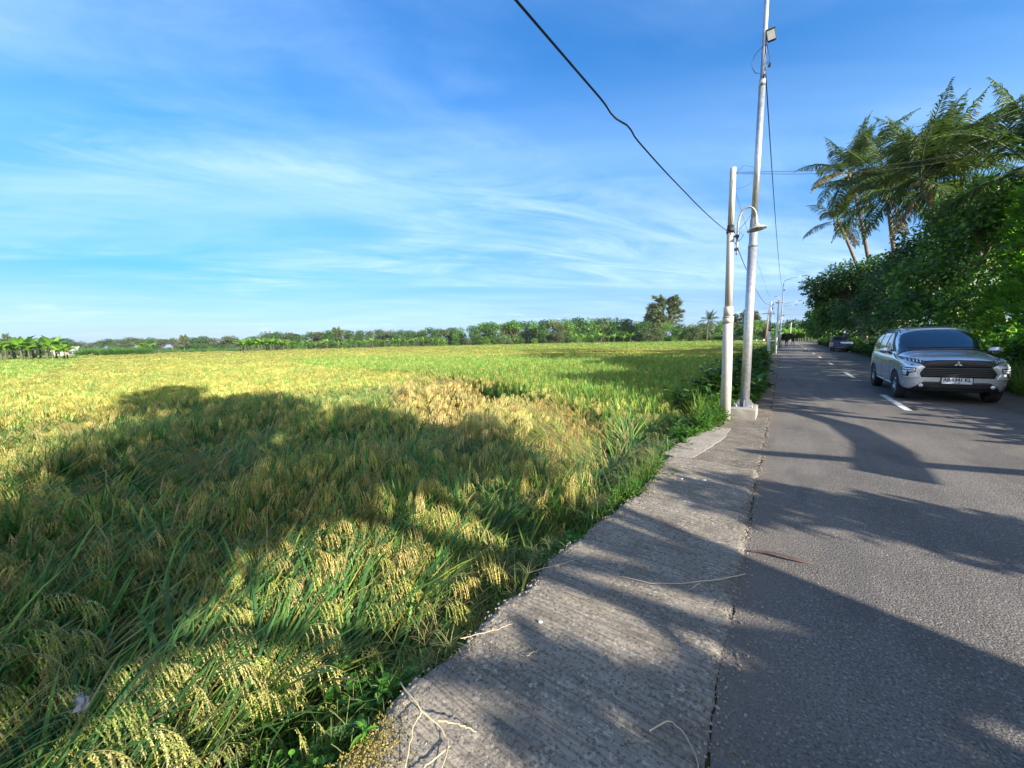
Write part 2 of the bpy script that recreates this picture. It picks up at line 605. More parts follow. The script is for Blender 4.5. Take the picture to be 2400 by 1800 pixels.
def make_slab():
    ys = np.unique(np.concatenate([np.linspace(-8, 0, 60), np.linspace(0, 5.2, 560)]))
    nx = 110
    xl = slab_edge(ys)
    xr = RXL - 0.007 + (vnoise(ys * 4, ys * 0 + 2, 13, 5, 0.65) - 0.5) * 0.07
    T = np.linspace(0, 1, nx) ** 0.9
    X = xl[None] * (1 - T[:, None]) + xr[None] * T[:, None]
    Y = np.broadcast_to(ys[None], X.shape).copy()
    dl = X - xl[None]
    dr = xr[None] - X
    edge = np.clip(dl / 0.16, 0, 1)
    rough = (1 - edge) * 0.8 + 0.25 * np.clip(1 - dr / 0.12, 0, 1) + 0.10
    Z = 0.010 + (vnoise(X * 26, Y * 26, 31, 4, 0.65) - 0.5) * 0.05 * rough
    Z += (vnoise(X * 3, Y * 3, 33, 3) - 0.5) * 0.02
    Z -= (1 - np.clip(dl / 0.07, 0, 1)) ** 2 * 0.035
    groove = (vnoise(X * 1.2, (Y * 0.985 - X * 0.17) * 46, 35, 2, 0.5) - 0.5) * 0.012 * np.clip(vnoise(X * 2, Y * 2, 37) * 3 - 1, 0.1, 1)
    Z += groove * edge
    Z -= np.clip(1 - dr / 0.05, 0, 1) * 0.012
    top = np.stack([X, Y, Z], -1)
    # broken side face: steps inward and down
    side = []
    for d, off in ((0.16, 0.05), (0.07, 0.012)):
        xs_ = xl + off + (vnoise(ys * 14, ys * 0 + d * 50, 41, 4, 0.7) - 0.5) * 0.06
        side.append(np.stack([xs_, ys, np.full_like(ys, -d) + (vnoise(ys * 18, ys * 0 + d * 9, 43) - 0.5) * 0.03], -1)[None])
    G = np.concatenate(side + [top], 0)
    a, n = G.shape[:2]
    i = np.arange(a - 1)[:, None] * n + np.arange(n - 1)[None]
    F4 = np.stack([i, i + n, i + n + 1, i + 1], -1).reshape(-1, 4)
    o = MB().add(G.reshape(-1, 3), F4, 0, True).build('pavement', slab_mat('broomed_concrete', (0.165, 0.146, 0.118), (0.31, 0.275, 0.22), (0.46, 0.42, 0.34)))
    tag(o, kind='structure')


make_slab()
# smoother, paler slab between the broken part and the poles; beyond it dusty verge
ribbon('pavement', lambda y: np.interp(y, [5.2, 6.4, 7.3, 9.4], [-1.28, -1.16, -1.02, -0.95]) + (vnoise(y * 6, y * 0, 51) - 0.5) * 0.05,
       lambda y: np.interp(y, [5.2, 6.4, 9.4], [-0.93, -0.70, -0.62]) + (vnoise(y * 5, y * 0, 53) - 0.5) * 0.07,
       np.linspace(5.21, 7.35, 90), 0.014, slab_mat('plain_concrete', (0.26, 0.235, 0.20), (0.36, 0.33, 0.285), (0.42, 0.39, 0.34)), 0.14, 8)
ribbon('verge', lambda y: np.interp(y, [5.2, 6.4, 9.4, 12, 30, 60], [-0.95, -0.72, -1.0, -0.95, -1.0, -1.1]) + (vnoise(y * 4, y * 0, 55) - 0.5) * 0.14,
       lambda y: RXL - 0.012 + (vnoise(y * 4, y * 0 + 2, 13, 5, 0.65) - 0.5) * 0.08,
       np.unique(np.concatenate([np.linspace(5.2, 14, 300), np.linspace(14, 62, 200)])), 0.006,
       slab_mat('dusty_verge', (0.12, 0.107, 0.088), (0.22, 0.195, 0.16), (0.36, 0.32, 0.26)), 0.05, 20,
       zfun=lambda x, y: (vnoise(x * 12, y * 12, 57, 4, 0.6) - 0.5) * 0.02)
ribbon('verge', lambda y: RXR + 0.0 * y + (vnoise(y * 2, y * 0 + 7, 5) - 0.5) * 0.16 + 0.02, lambda y: RXR + 0.75 + 0 * y,
       np.linspace(-12, 90, 300), -0.008, slab_mat('earth_verge', (0.09, 0.075, 0.055), (0.15, 0.125, 0.09), (0.24, 0.20, 0.15)), 0.05, 4,
       zfun=lambda x, y: (vnoise(x * 4, y * 4, 59, 4, 0.6) - 0.5) * 0.05)
# ================================================================== RICE (uncountable: each field is one object of instances)
M_leaf = leafmat('rice_leaf', (1, 1, 1), 0.38, 0.5, instancer=True, spec=0.3)
LG = np.array([0.095, 0.205, 0.040])     # leaf green
LD = np.array([0.055, 0.140, 0.042])    # deep green
LY = np.array([0.32, 0.36, 0.06])       # yellowing
ST = np.array([0.46, 0.35, 0.16])       # straw
GO = np.array([0.59, 0.52, 0.21])       # ripe grain
GP = np.array([0.40, 0.42, 0.12])       # pale green grain


def strip(mb, P, W, side, col0, col1):
    """flat tapering strip along points P with half widths W; side = widthwise direction"""
    n = len(P)
    side = side / (np.linalg.norm(side) + 1e-9)
    V = np.concatenate([P - side * W[:, None], P + side * W[:, None]])
    i = np.arange(n - 1)
    t = np.linspace(0, 1, n)[:, None]
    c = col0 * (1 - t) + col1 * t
    mb.add(V, np.stack([i, i + n, i + n + 1, i + 1], -1), 0, True, np.concatenate([c, c]))


def arc(r, base, az, lean, bend, length, n, p=1.6):
    """points of a stem that starts near vertical (lean) and bends over by 'bend' rad along its length"""
    t = np.linspace(0, 1, n)
    ang = lean + bend * t ** p
    ds = length / (n - 1)
    dr, dz = np.sin(ang) * ds, np.cos(ang) * ds
    rr = np.concatenate([[0], np.cumsum(dr[:-1])])
    zz = np.concatenate([[0], np.cumsum(dz[:-1])])
    return np.stack([base[0] + rr * math.cos(az), base[1] + rr * math.sin(az), base[2] + zz], -1)


def grain(mb, P, D, ln, wd, col):
    """small three-sided spindles at points P along directions D"""
    P, D = np.asarray(P), np.asarray(D)
    D = D / (np.linalg.norm(D, axis=1)[:, None] + 1e-9)
    a = np.cross(D, [0.3, 0.5, 0.81])
    a /= np.linalg.norm(a, axis=1)[:, None] + 1e-9
    b = np.cross(D, a)
    k = len(P)
    V = np.zeros((k, 5, 3))
    V[:, 0] = P
    V[:, 4] = P + D * ln
    for q in range(3):
        an = q * 2 * PI / 3
        V[:, 1 + q] = P + D * ln * 0.45 + wd * (math.cos(an) * a + math.sin(an) * b)
    F3 = np.array([(0, 2, 1), (0, 3, 2), (0, 1, 3), (4, 1, 2), (4, 2, 3), (4, 3, 1)])
    Fa = (F3[None] + (np.arange(k) * 5)[:, None, None]).reshape(-1, 3)
    mb.add(V.reshape(-1, 3), Fa, 0, False, np.repeat(col, 5, 0))


def panicle(mb, r, P, fine, gcol, plen=0.2):
    """P: culm points; the head hangs from its far end"""
    tip = P[-1]
    az = math.atan2(P[-1][1] - P[-4][1], P[-1][0] - P[-4][0])
    n = 9
    d0 = P[-1] - P[-2]
    l0 = math.acos(max(-1, min(1, d0[2] / np.linalg.norm(d0))))
    Q = arc(r, tip, az, l0, max(0.3, r.uniform(2.85, 3.08) - l0), plen, n, 0.42)
    strip(mb, Q, np.linspace(0.0018, 0.0009, n), np.array([-math.sin(az), math.cos(az), 0.0]), gcol * 0.7, gcol * 0.8)
    nb = 9 if fine else 6
    for k in range(nb):
        t = 0.10 + 0.60 * k / (nb - 1)
        p0 = Q[min(n - 1, int(t * (n - 1)))]
        q0 = min(n - 2, int(t * (n - 1)))
        d = Q[q0 + 1] - Q[q0]
        d = d / np.linalg.norm(d)
        a2 = az + r.uniform(-1.2, 1.2)
        dl = plen * r.uniform(0.5, 0.8)
        l1 = math.acos(max(-1, min(1, d[2])))
        B = arc(r, p0, a2, 2.72, 0.36, dl, 5, 0.5)
        c = gcol * r.uniform(0.75, 1.2) * np.array([1, r.uniform(0.92, 1.05), r.uniform(0.8, 1.1)])
        if fine:
            m = 17
            tt = np.linspace(0.05, 1, m)
            PB = np.stack([np.interp(tt, np.linspace(0, 1, 5), B[:, q]) for q in range(3)], -1)
            DB = np.gradient(PB, axis=0) + r.normal(0, dl / m * 0.28, (m, 3))
            cc = c[None] * r.uniform(0.75, 1.25, (m, 1))
            grain(mb, PB, DB, 0.0120, 0.0031, cc)
        else:
            strip(mb, B, np.array([0.004, 0.0065, 0.007, 0.006, 0.0015]), np.array([-math.sin(a2), math.cos(a2), 0.2]), c, c)
            strip(mb, B, np.array([0.002, 0.0045, 0.005, 0.0045, 0.001]), np.array([math.cos(a2), math.sin(a2), 0.5]), c, c)


def clump(name, seed, nleaf, npan, h, fine=True, gcols=(GO,), leafc=(LG, LD), dry=0.15, spread=0.35, wleaf=0.0055, bend=(0.2, 1.3), segs=6, lean0=0.0):
    r = np.random.default_rng(seed)
    mb = MB()
    for k in range(nleaf):
        up = h * r.uniform(0.0, 0.5)
        az = r.uniform(0, 2 * PI) if lean0 < 0.1 else r.normal(0, 0.55)
        b = np.array([r.normal(0, 0.035) + up * math.sin(lean0), r.normal(0, 0.035), up * math.cos(lean0)])
        ln = h * r.uniform(0.45, 0.75)
        P = arc(r, b, az, lean0 * r.uniform(0.6, 1.1) + abs(r.normal(0.05, spread)), r.uniform(*bend), ln, segs)
        W = wleaf * np.interp(np.linspace(0, 1, segs), [0, 0.3, 0.75, 1], [0.6, 1, 0.75, 0.05]) * r.uniform(0.7, 1.25)
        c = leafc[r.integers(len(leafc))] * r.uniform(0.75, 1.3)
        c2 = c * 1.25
        if r.random() < dry:
            c2 = ST * r.uniform(0.6, 1.0) if r.random() < 0.5 else LY * r.uniform(0.7, 1.1)
            if r.random() < 0.5:
                c = c2
        tw = r.uniform(-0.5, 0.5)
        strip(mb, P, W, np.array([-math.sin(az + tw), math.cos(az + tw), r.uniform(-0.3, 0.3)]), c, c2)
    for k in range(npan):
        az = r.uniform(0, 2 * PI) if lean0 < 0.1 else r.normal(0, 0.35)
        b = np.array([r.normal(0, 0.025), r.normal(0, 0.025), 0])
        P = arc(r, b, az, lean0 * r.uniform(0.75, 1.05) + abs(r.normal(0, 0.12)), r.uniform(0.1, 0.7), h * r.uniform(0.8, 1.02), 7)
        cc = (ST * 0.5 + LG) * 0.75
        strip(mb, P, np.linspace(0.0028, 0.0014, 7), np.array([-math.sin(az), math.cos(az), 0.0]), cc * 0.8, cc)
        panicle(mb, r, P, fine, gcols[r.integers(len(gcols))] * r.uniform(0.85, 1.15), r.uniform(0.16, 0.24))
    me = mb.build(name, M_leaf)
    COL.objects.unlink(me)
    return me


def scatter_object(name, templates, pts, rot, scl, idx, tintv, label=None):
    """one object; geometry nodes place the templates on its points"""
    me = bpy.data.meshes.new(name)
    n = len(pts)
    me.vertices.add(n)
    me.vertices.foreach_set('co', np.asarray(pts, np.float32).ravel())
    for nm, ty, arr, key in (('rot', 'FLOAT_VECTOR', rot, 'vector'), ('scl', 'FLOAT_VECTOR', scl, 'vector'), ('tint', 'FLOAT_VECTOR', tintv, 'vector')):
        a = me.attributes.new(nm, ty, 'POINT')
        a.data.foreach_set(key, np.asarray(arr, np.float32).ravel())
    a = me.attributes.new('idx', 'INT', 'POINT')
    a.data.foreach_set('value', np.asarray(idx, np.int32))
    me.update()
    ob = bpy.data.objects.new(name, me)
    COL.objects.link(ob)
    col = bpy.data.collections.new(name + '_templates')
    for t in templates:
        col.objects.link(t)
    order = sorted(range(len(templates)), key=lambda k: templates[k].name)
    inv = np.argsort(order)
    a.data.foreach_set('value', inv[np.asarray(idx)].astype(np.int32))
    ng = bpy.data.node_groups.new(name + '_scatter', 'GeometryNodeTree')
    ng.interface.new_socket('Geometry', in_out='INPUT', socket_type='NodeSocketGeometry')
    ng.interface.new_socket('Geometry', in_out='OUTPUT', socket_type='NodeSocketGeometry')
    gi, go = ng.nodes.new('NodeGroupInput'), ng.nodes.new('NodeGroupOutput')
    ip = ng.nodes.new('GeometryNodeInstanceOnPoints')
    ci = ng.nodes.new('GeometryNodeCollectionInfo')
    ci.inputs['Collection'].default_value = col
    ci.inputs['Separate Children'].default_value = True
    ci.inputs['Reset Children'].default_value = True
    ip.inputs['Pick Instance'].default_value = True

    def att(nm, ty):
        x = ng.nodes.new('GeometryNodeInputNamedAttribute')
        x.data_type = ty
        x.inputs['Name'].default_value = nm
        return x.outputs['Attribute']
    lk = ng.links.new
    m2p = ng.nodes.new('GeometryNodeMeshToPoints')
    lk(gi.outputs[0], m2p.inputs['Mesh'])
    lk(m2p.outputs[0], ip.inputs['Points'])
    lk(ci.outputs[0], ip.inputs['Instance'])
    lk(att('idx', 'INT'), ip.inputs['Instance Index'])
    e2r = ng.nodes.new('FunctionNodeEulerToRotation')
    lk(att('rot', 'FLOAT_VECTOR'), e2r.inputs[0])
    lk(e2r.outputs[0], ip.inputs['Rotation'])
    lk(att('scl', 'FLOAT_VECTOR'), ip.inputs['Scale'])
    lk(ip.outputs[0], go.inputs[0])
    md = ob.modifiers.new('scatter', 'NODES')
    md.node_group = ng
    ob['kind'] = 'stuff'
    if label:
        ob['label'] = label
    return ob


def in_view(x, y, margin=12.0):
    """keeps what a camera here or a step aside could see"""
    a = np.degrees(np.arctan2(-x, y))          # left of the road direction
    return (a > -25 - margin) & (a < 92 + margin) | (np.hypot(x, y) < 3.0)


def lean_euler(tilt, az, spin):
    """Euler (XYZ) that spins a clump about its axis and then tips it by tilt towards azimuth az"""
    n = len(tilt)
    out = np.zeros((n, 3))
    ax = np.stack([-np.sin(az), np.cos(az), az * 0], -1)
    c, s = np.cos(tilt), np.sin(tilt)
    C1 = 1 - c
    x, y = ax[:, 0], ax[:, 1]
    Rm = np.zeros((n, 3, 3))
    Rm[:, 0, 0] = c + x * x * C1
    Rm[:, 0, 1] = x * y * C1
    Rm[:, 0, 2] = y * s
    Rm[:, 1, 0] = x * y * C1
    Rm[:, 1, 1] = c + y * y * C1
    Rm[:, 1, 2] = -x * s
    Rm[:, 2, 0] = -y * s
    Rm[:, 2, 1] = x * s
    Rm[:, 2, 2] = c
    cs, ss = np.cos(spin), np.sin(spin)
    Rz = np.zeros((n, 3, 3))
    Rz[:, 0, 0], Rz[:, 0, 1], Rz[:, 1, 0], Rz[:, 1, 1], Rz[:, 2, 2] = cs, -ss, ss, cs, 1
    M = Rm @ Rz
    out[:, 1] = -np.arcsin(np.clip(M[:, 2, 0], -1, 1))
    out[:, 0] = np.arctan2(M[:, 2, 1], M[:, 2, 2])
    out[:, 2] = np.arctan2(M[:, 1, 0], M[:, 0, 0])
    return out


T = []
# standing, bent over, laid flat; then straw-coloured, fresh green and the paler far rice
for k in range(4):
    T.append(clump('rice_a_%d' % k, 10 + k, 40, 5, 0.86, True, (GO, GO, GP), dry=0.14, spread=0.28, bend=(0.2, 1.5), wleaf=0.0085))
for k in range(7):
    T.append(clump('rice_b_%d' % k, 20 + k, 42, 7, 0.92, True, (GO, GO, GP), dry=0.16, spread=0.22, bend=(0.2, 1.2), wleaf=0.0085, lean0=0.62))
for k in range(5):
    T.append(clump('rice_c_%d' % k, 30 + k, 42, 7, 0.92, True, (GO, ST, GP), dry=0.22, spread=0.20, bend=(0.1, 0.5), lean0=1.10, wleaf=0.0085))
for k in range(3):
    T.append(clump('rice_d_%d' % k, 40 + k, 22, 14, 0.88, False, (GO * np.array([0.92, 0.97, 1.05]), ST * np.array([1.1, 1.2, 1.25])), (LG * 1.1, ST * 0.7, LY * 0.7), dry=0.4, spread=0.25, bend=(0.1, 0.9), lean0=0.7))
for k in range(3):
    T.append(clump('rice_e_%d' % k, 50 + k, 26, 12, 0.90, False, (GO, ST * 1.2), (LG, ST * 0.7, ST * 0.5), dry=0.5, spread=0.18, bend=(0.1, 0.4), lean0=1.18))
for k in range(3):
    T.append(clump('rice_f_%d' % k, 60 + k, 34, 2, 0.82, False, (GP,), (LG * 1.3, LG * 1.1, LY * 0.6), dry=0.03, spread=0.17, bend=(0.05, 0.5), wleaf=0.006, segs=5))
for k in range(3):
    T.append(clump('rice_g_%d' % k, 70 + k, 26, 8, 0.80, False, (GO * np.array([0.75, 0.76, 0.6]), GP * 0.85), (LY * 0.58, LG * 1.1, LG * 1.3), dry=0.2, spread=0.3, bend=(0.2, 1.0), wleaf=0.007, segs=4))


def inside(poly, x, y):
    poly = np.asarray(poly, float)
    r = np.zeros(x.shape, bool)
    j = len(poly) - 1
    for i in range(len(poly)):
        xi, yi, xj, yj = *poly[i], *poly[j]
        c = ((yi > y) != (yj > y)) & (x < (xj - xi) * (y - yi) / (yj - yi + 1e-12) + xi)
        r ^= c
        j = i
    return r


def rice_edge(y):
    return np.interp(y, [-3, 0.5, 0.9, 1.5, 2.5, 5.4, 8.6, 19, 60, 140], [-1.80, -1.74, -1.66, -1.62, -1.55, -1.58, -1.75, -2.45, -3.4, -4.5])


LODGED = [(-8.6, 5.2), (-11.5, 9.5), (-13.5, 11.8), (-10.2, 12.0), (-7.8, 9.6), (-5.6, 9.2), (-3.0, 8.4), (-2.3, 6.6), (-2.0, 5.0), (-2.5, 4.1), (-4.5, 4.3), (-6.2, 5.0)]
GREEN = [(-1.6, 8.0), (-3.0, 8.6), (-5.6, 9.4), (-7.8, 10.2), (-10.5, 12.2), (-16, 12.4), (-24, 12.4), (-46, 18.5), (-48, 24), (-42, 27), (-24, 31), (-5, 33.5), (-2.6, 33.5)]
POND = [(-15.2, 2.0), (-11.2, 0.9), (-8.4, -0.1), (-9.2, -0.8), (-12.2, 0.1), (-15.6, 1.4)]      # flattened strip on the left


def build_rice():
    r = np.random.default_rng(99)
    P, RO, SC, IX, TI = [], [], [], [], []
    bands = [(-1.5, 5.5, 0.165), (5.5, 14, 0.20), (14, 30, 0.26), (30, 62, 0.42), (62, 110, 0.8), (110, 190, 1.5)]
    for d0, d1, sp in bands:
        m = int((d1 + 1) / sp) + 2
        gx, gy = np.meshgrid(-np.arange(0, m) * sp - 1.4, np.arange(-int(8 / sp), m) * sp, indexing='ij')
        x = (gx + r.uniform(-0.42, 0.42, gx.shape) * sp).ravel()
        y = (gy + r.uniform(-0.42, 0.42, gx.shape) * sp).ravel()
        d = np.hypot(x, y)
        k = (d >= d0) & (d < d1) & in_view(x, y) & (x < rice_edge(y) + r.normal(0, 0.04, x.shape))
        x, y, d = x[k], y[k], d[k]
        n = len(x)
        n1 = vnoise(x * 0.9, y * 0.9, 101, 3)
        n2 = vnoise(x * 0.22 + 9, y * 0.22, 103, 3)
        lod = inside(LODGED, x + (n1 - 0.5) * 1.5, y + (n2 - 0.5) * 2)
        grn = inside(GREEN, x + (n2 - 0.5) * 1.2, y + (n1 - 0.5) * 0.8) & ~lod
        # beyond: thin bands of colour field by field
        far = (y > 33) | (x < -48)
        kind = np.full(n, 0)                         # ripe
        kind[(d > 14) & ~grn] = 3
        kind[grn] = 2
        kind[lod] = 1
        v = y + 0.20 * x
        kind[far & (v > 24) & (v < 29.5)] = 3
        leftgreen = (x < -38) & (y < 0.12 * -x - 3.6) & (y > -20)
        kind[leftgreen] = 2
        strip_g = far & (y - 0.08 * x > 62) & (x > -70)
        kind[strip_g] = 2
        # posture
        tilt = np.abs(r.normal(0.10, 0.10, n))
        az = r.uniform(0, 2 * PI, n)
        sway = vnoise(x * 0.55, y * 0.55, 107, 3)
        swaz = vnoise(x * 0.35, y * 0.35, 109, 2) * 5 - 1.0
        nr = (kind == 0)
        tilt = np.where(nr, 0.12 + 1.25 * np.clip(sway - 0.36, 0, 1) * 2.4 + r.normal(0, 0.12, n), tilt)
        az = np.where(nr, swaz + r.normal(0, 0.55, n), az)
        # foreground stems laid towards the ditch
        fg = nr & (d < 3.6)
        tilt = np.where(fg, np.clip(tilt, 0.35, 1.15), tilt)
        tilt = np.where(lod, 0.80 + 0.75 * vnoise(x * 0.8, y * 0.8, 113, 2) + r.normal(0, 0.08, n), tilt)
        az = np.where(lod, vnoise(x * 0.33, y * 0.33, 115, 2) * 7 + r.normal(0, 0.25, n), az)
        pnd = inside(POND, x, y)
        tilt = np.where(pnd, 1.45, tilt)
        edge_lean = np.clip(1 - (rice_edge(y) - x) / 0.45, 0, 1)
        tilt = np.where((kind != 2) & (d < 12), np.maximum(tilt, 0.55 * edge_lean), tilt)
        az = np.where((edge_lean > 0.2) & (kind != 2) & (y > 2.5), r.normal(-0.3, 0.5, n), az)
        base = np.array([0, 16, 22, 25])[kind]
        cnt = np.array([4, 3, 3, 3])[kind]
        rip = kind == 0
        base = np.where(rip & (tilt > 0.30), 4, base)
        cnt = np.where(rip & (tilt > 0.30), 7, cnt)
        base = np.where(rip & (tilt > 0.80), 11, base)
        cnt = np.where(rip & (tilt > 0.80), 5, cnt)
        base = np.where((kind == 1) & (tilt > 1.0), 19, base)
        lean_t = rip & (tilt > 0.30) | (kind == 1)
        spin = np.where(lean_t, az, r.uniform(0, 2 * PI, n))
        tilt2 = np.where(lean_t, 0.0, np.clip(tilt, 0, 0.3))
        ix = base + r.integers(0, 1000, n) % cnt
        s = r.uniform(0.86, 1.12, n) * (1 + 0.0 * x)
        wide = np.interp(d, [0, 14, 30, 60, 110, 190], [1, 1.15, 1.5, 2.6, 5.0, 9.0])
        hz = np.interp(d, [0, 30, 60, 190], [1, 1, 1.0, 1.05])
        hh = np.where(kind == 2, 1.04, 1.0)
        scl = np.stack([s * wide, s * wide, s * hz * hh], -1)
        tin = r.uniform(0.75, 1.25, (n, 1)) * np.array([1, 1, 1]) * (0.85 + 0.4 * n2[:, None])
        warm = (n1 - 0.5) * 0.3
        tin = tin * np.stack([1 + warm, np.ones(n), 1 - 0.4 * warm], -1)
        zz = ground_z(x, y) + np.where(pnd, -0.1, 0.0) + np.where(tilt > 0.9, r.uniform(0.0, 0.22, n), -0.03)
        zz = zz + np.where(lod, (vnoise(x * 0.75, y * 0.75, 121, 2) - 0.5) * 0.75, 0)
        P.append(np.stack([x, y, zz], -1))
        RO.append(lean_euler(tilt2, az, spin))
        SC.append(scl)
        IX.append(ix)
        TI.append(tin)
    P, RO, SC, IX, TI = map(np.concatenate, (P, RO, SC, IX, TI))
    print('rice clumps', len(P))
    o = scatter_object('rice_field', T, P, RO, SC, IX, TI, 'dense ripening rice with hanging golden heads filling the paddies')
    return o


build_rice()
# ================================================================== TREES
M_bark = pmat('bark', (0.16, 0.13, 0.10), 0.9, var=0.35, vscale=3, bump=0.8, bscale=14)
M_palmbark = pmat('palm_bark', (0.15, 0.125, 0.10), 0.9, var=0.3, vscale=4, bump=0.6, bscale=10)
M_crown = leafmat('crown_leaf', (1, 1, 1), 0.38, 0.42, spec=0.5)
M_gloss = leafmat('glossy_leaf', (1, 1, 1), 0.58, 0.33, spec=0.5)
M_frond = leafmat('frond_leaf', (0.85, 0.85, 0.85), 0.34, 0.5, spec=0.3)
M_banana = leafmat('banana_leaf', (1, 1, 1), 0.45, 0.40, spec=0.4)
M_weed = leafmat('weed_leaf', (1, 1, 1), 0.35, 0.45, spec=0.4)


def unit(v):
    return v / (np.linalg.norm(v, axis=-1, keepdims=True) + 1e-9)


def kites(mb, P, D, Nn, ln, wd, col, fold=0.0):
    """diamond leaves at P, pointing along D, lying across normal Nn"""
    D = unit(D)
    S = unit(np.cross(Nn, D))
    U = np.cross(D, S)
    ln, wd = np.broadcast_to(ln, len(P))[:, None], np.broadcast_to(wd, len(P))[:, None]
    k = len(P)
    V = np.stack([P, P + D * ln * 0.42 + S * wd + U * wd * fold, P + D * ln - U * ln * 0.12, P + D * ln * 0.42 - S * wd + U * wd * fold], 1)
    f = (np.arange(k) * 4)[:, None]
    Fq = np.concatenate([f + np.array([[0, 1, 2]]), f + np.array([[0, 2, 3]])])
    mb.add(V.reshape(-1, 3), Fq, 0, False, np.repeat(col, 4, 0))


def ovals(mb, P, D, Nn, ln, wd, col):
    """rounded leaves with a slight fold"""
    D = unit(D)
    S = unit(np.cross(Nn, D))
    U = np.cross(D, S)
    ln, wd = np.broadcast_to(ln, len(P))[:, None], np.broadcast_to(wd, len(P))[:, None]
    k = len(P)
    R_ = [P + D * ln * t + S * wd * w + U * wd * w * 0.25 for t, w in ((0.15, 0.6), (0.4, 1.0), (0.68, 0.85), (0.9, 0.35))]
    L_ = [P + D * ln * t - S * wd * w + U * wd * w * 0.25 for t, w in ((0.15, 0.6), (0.4, 1.0), (0.68, 0.85), (0.9, 0.35))]
    V = np.stack([P] + R_ + [P + D * ln - U * ln * 0.06] + L_[::-1], 1)
    f = (np.arange(k) * 10)[:, None]
    Fq = np.concatenate([f + np.array([[0, 1, 2, 3, 4, 5]]), f + np.array([[0, 5, 6, 7, 8, 9]])])
    mb.add(V.reshape(-1, 3), Fq, 0, False, np.repeat(col, 10, 0))


def crown_leaves(mb, r, clumps, n, ln, cols, droop=0.25, shell=0.5, aspect=0.28, up=0.6):
    """leaf-sized faces through ellipsoid clumps (cx,cy,cz,rx,ry,rz), denser near the outside, uneven outline"""
    C = np.array(clumps, float)
    vol = (C[:, 3] * C[:, 4] * C[:, 5]) ** 0.75
    which = r.choice(len(C), n, p=vol / vol.sum())
    c = C[which]
    d = unit(r.normal(size=(n, 3)))
    lob = 0.72 + 0.55 * vnoise(d[:, 0] * 2.2 + which * 3.1, d[:, 1] * 2.2 + d[:, 2] * 2.7 + which, 7, 2)
    rad = r.uniform(0, 1, n) ** shell * lob
    P = c[:, :3] + d * rad[:, None] * c[:, 3:6]
    out = unit(d / c[:, 3:6])
    D = unit(out * 0.7 + r.normal(size=(n, 3)) * 0.7 + np.array([0, 0, -droop]))
    Nn = unit(out * 0.5 + np.array([0, 0, up]) + r.normal(size=(n, 3)) * 0.45)
    pc = np.array(cols)
    base = pc[r.integers(len(pc), size=n)]
    tone = (0.7 + 0.6 * vnoise(P[:, 0] * 0.8 + which * 1.7, P[:, 1] * 0.8 + P[:, 2] * 0.9, 19, 2))[:, None]
    col = base * tone * r.uniform(0.8, 1.2, (n, 1))
    l = ln * r.uniform(0.6, 1.25, n)
    kites(mb, P, D, Nn, l, l * aspect, col, 0.15)


def limb(mb, r, a, b, r0, r1, n=6, wob=0.06, mi=0):
    a, b = np.array(a, float), np.array(b, float)
    t = np.linspace(0, 1, n)[:, None]
    L_ = np.linalg.norm(b - a)
    P = a * (1 - t) + b * t
    P[1:-1] += r.normal(0, wob * L_ * 0.5, (n - 2, 3))
    P[:, 2] += (np.sin(t[:, 0] * PI) * 0.06 * L_)
    mb.tube(P, np.linspace(r0, r1, n), 7, mi)


def tree(name, loc, clumps, nleaf, ln, cols, trunk, label, cat='tree', group=None, seed=1, r0=0.16, mat=None, limbs=True, aspect=0.28, droop=0.25, shell=0.5, rz=0, up=0.6):
    r = np.random.default_rng(seed)
    t = E(name, loc, rz)
    tag(t, label, cat, group)
    mb = MB()
    if name == 'roadside_tree':      # ragged boughs beyond the main masses
        ex = []
        for q in range(15):
            c = clumps[q % len(clumps)]
            d = unit(r.normal(size=3) * np.array([1, 1, 0.9]) + np.array([-0.15, 0, 0.35]))
            s_ = r.uniform(0.4, 0.85)
            ex.append((c[0] + d[0] * c[3] * 0.98, c[1] + d[1] * c[4], max(1.2, c[2] + d[2] * c[5] * 1.05), s_, s_ * 1.2, s_ * 0.75))
        clumps = list(clumps) + ex
    crown_leaves(mb, r, clumps, nleaf, ln, cols, droop, shell, aspect, up)
    mb.build('crown', mat or M_crown, t)
    mt = MB()
    T_ = np.array(trunk, float)
    k = len(T_)
    mt.tube(T_, np.linspace(r0, r0 * 0.55, k), 9)
    if limbs:
        for c in clumps:
            limb(mt, r, T_[-1] if c[2] > T_[-1][2] - 0.3 else T_[-2], np.array(c[:3]), r0 * 0.5, 0.02)
    mt.build('trunk', M_bark, t)
    return t


GREENS = [(0.055, 0.135, 0.028), (0.08, 0.17, 0.03), (0.045, 0.105, 0.030)]
BRIGHT = [(0.10, 0.24, 0.025), (0.08, 0.19, 0.025), (0.14, 0.28, 0.03)]
DULL = [(0.095, 0.135, 0.055), (0.08, 0.11, 0.05), (0.12, 0.155, 0.06)]
PALE = [(0.16, 0.21, 0.07), (0.13, 0.18, 0.06), (0.11, 0.16, 0.05)]


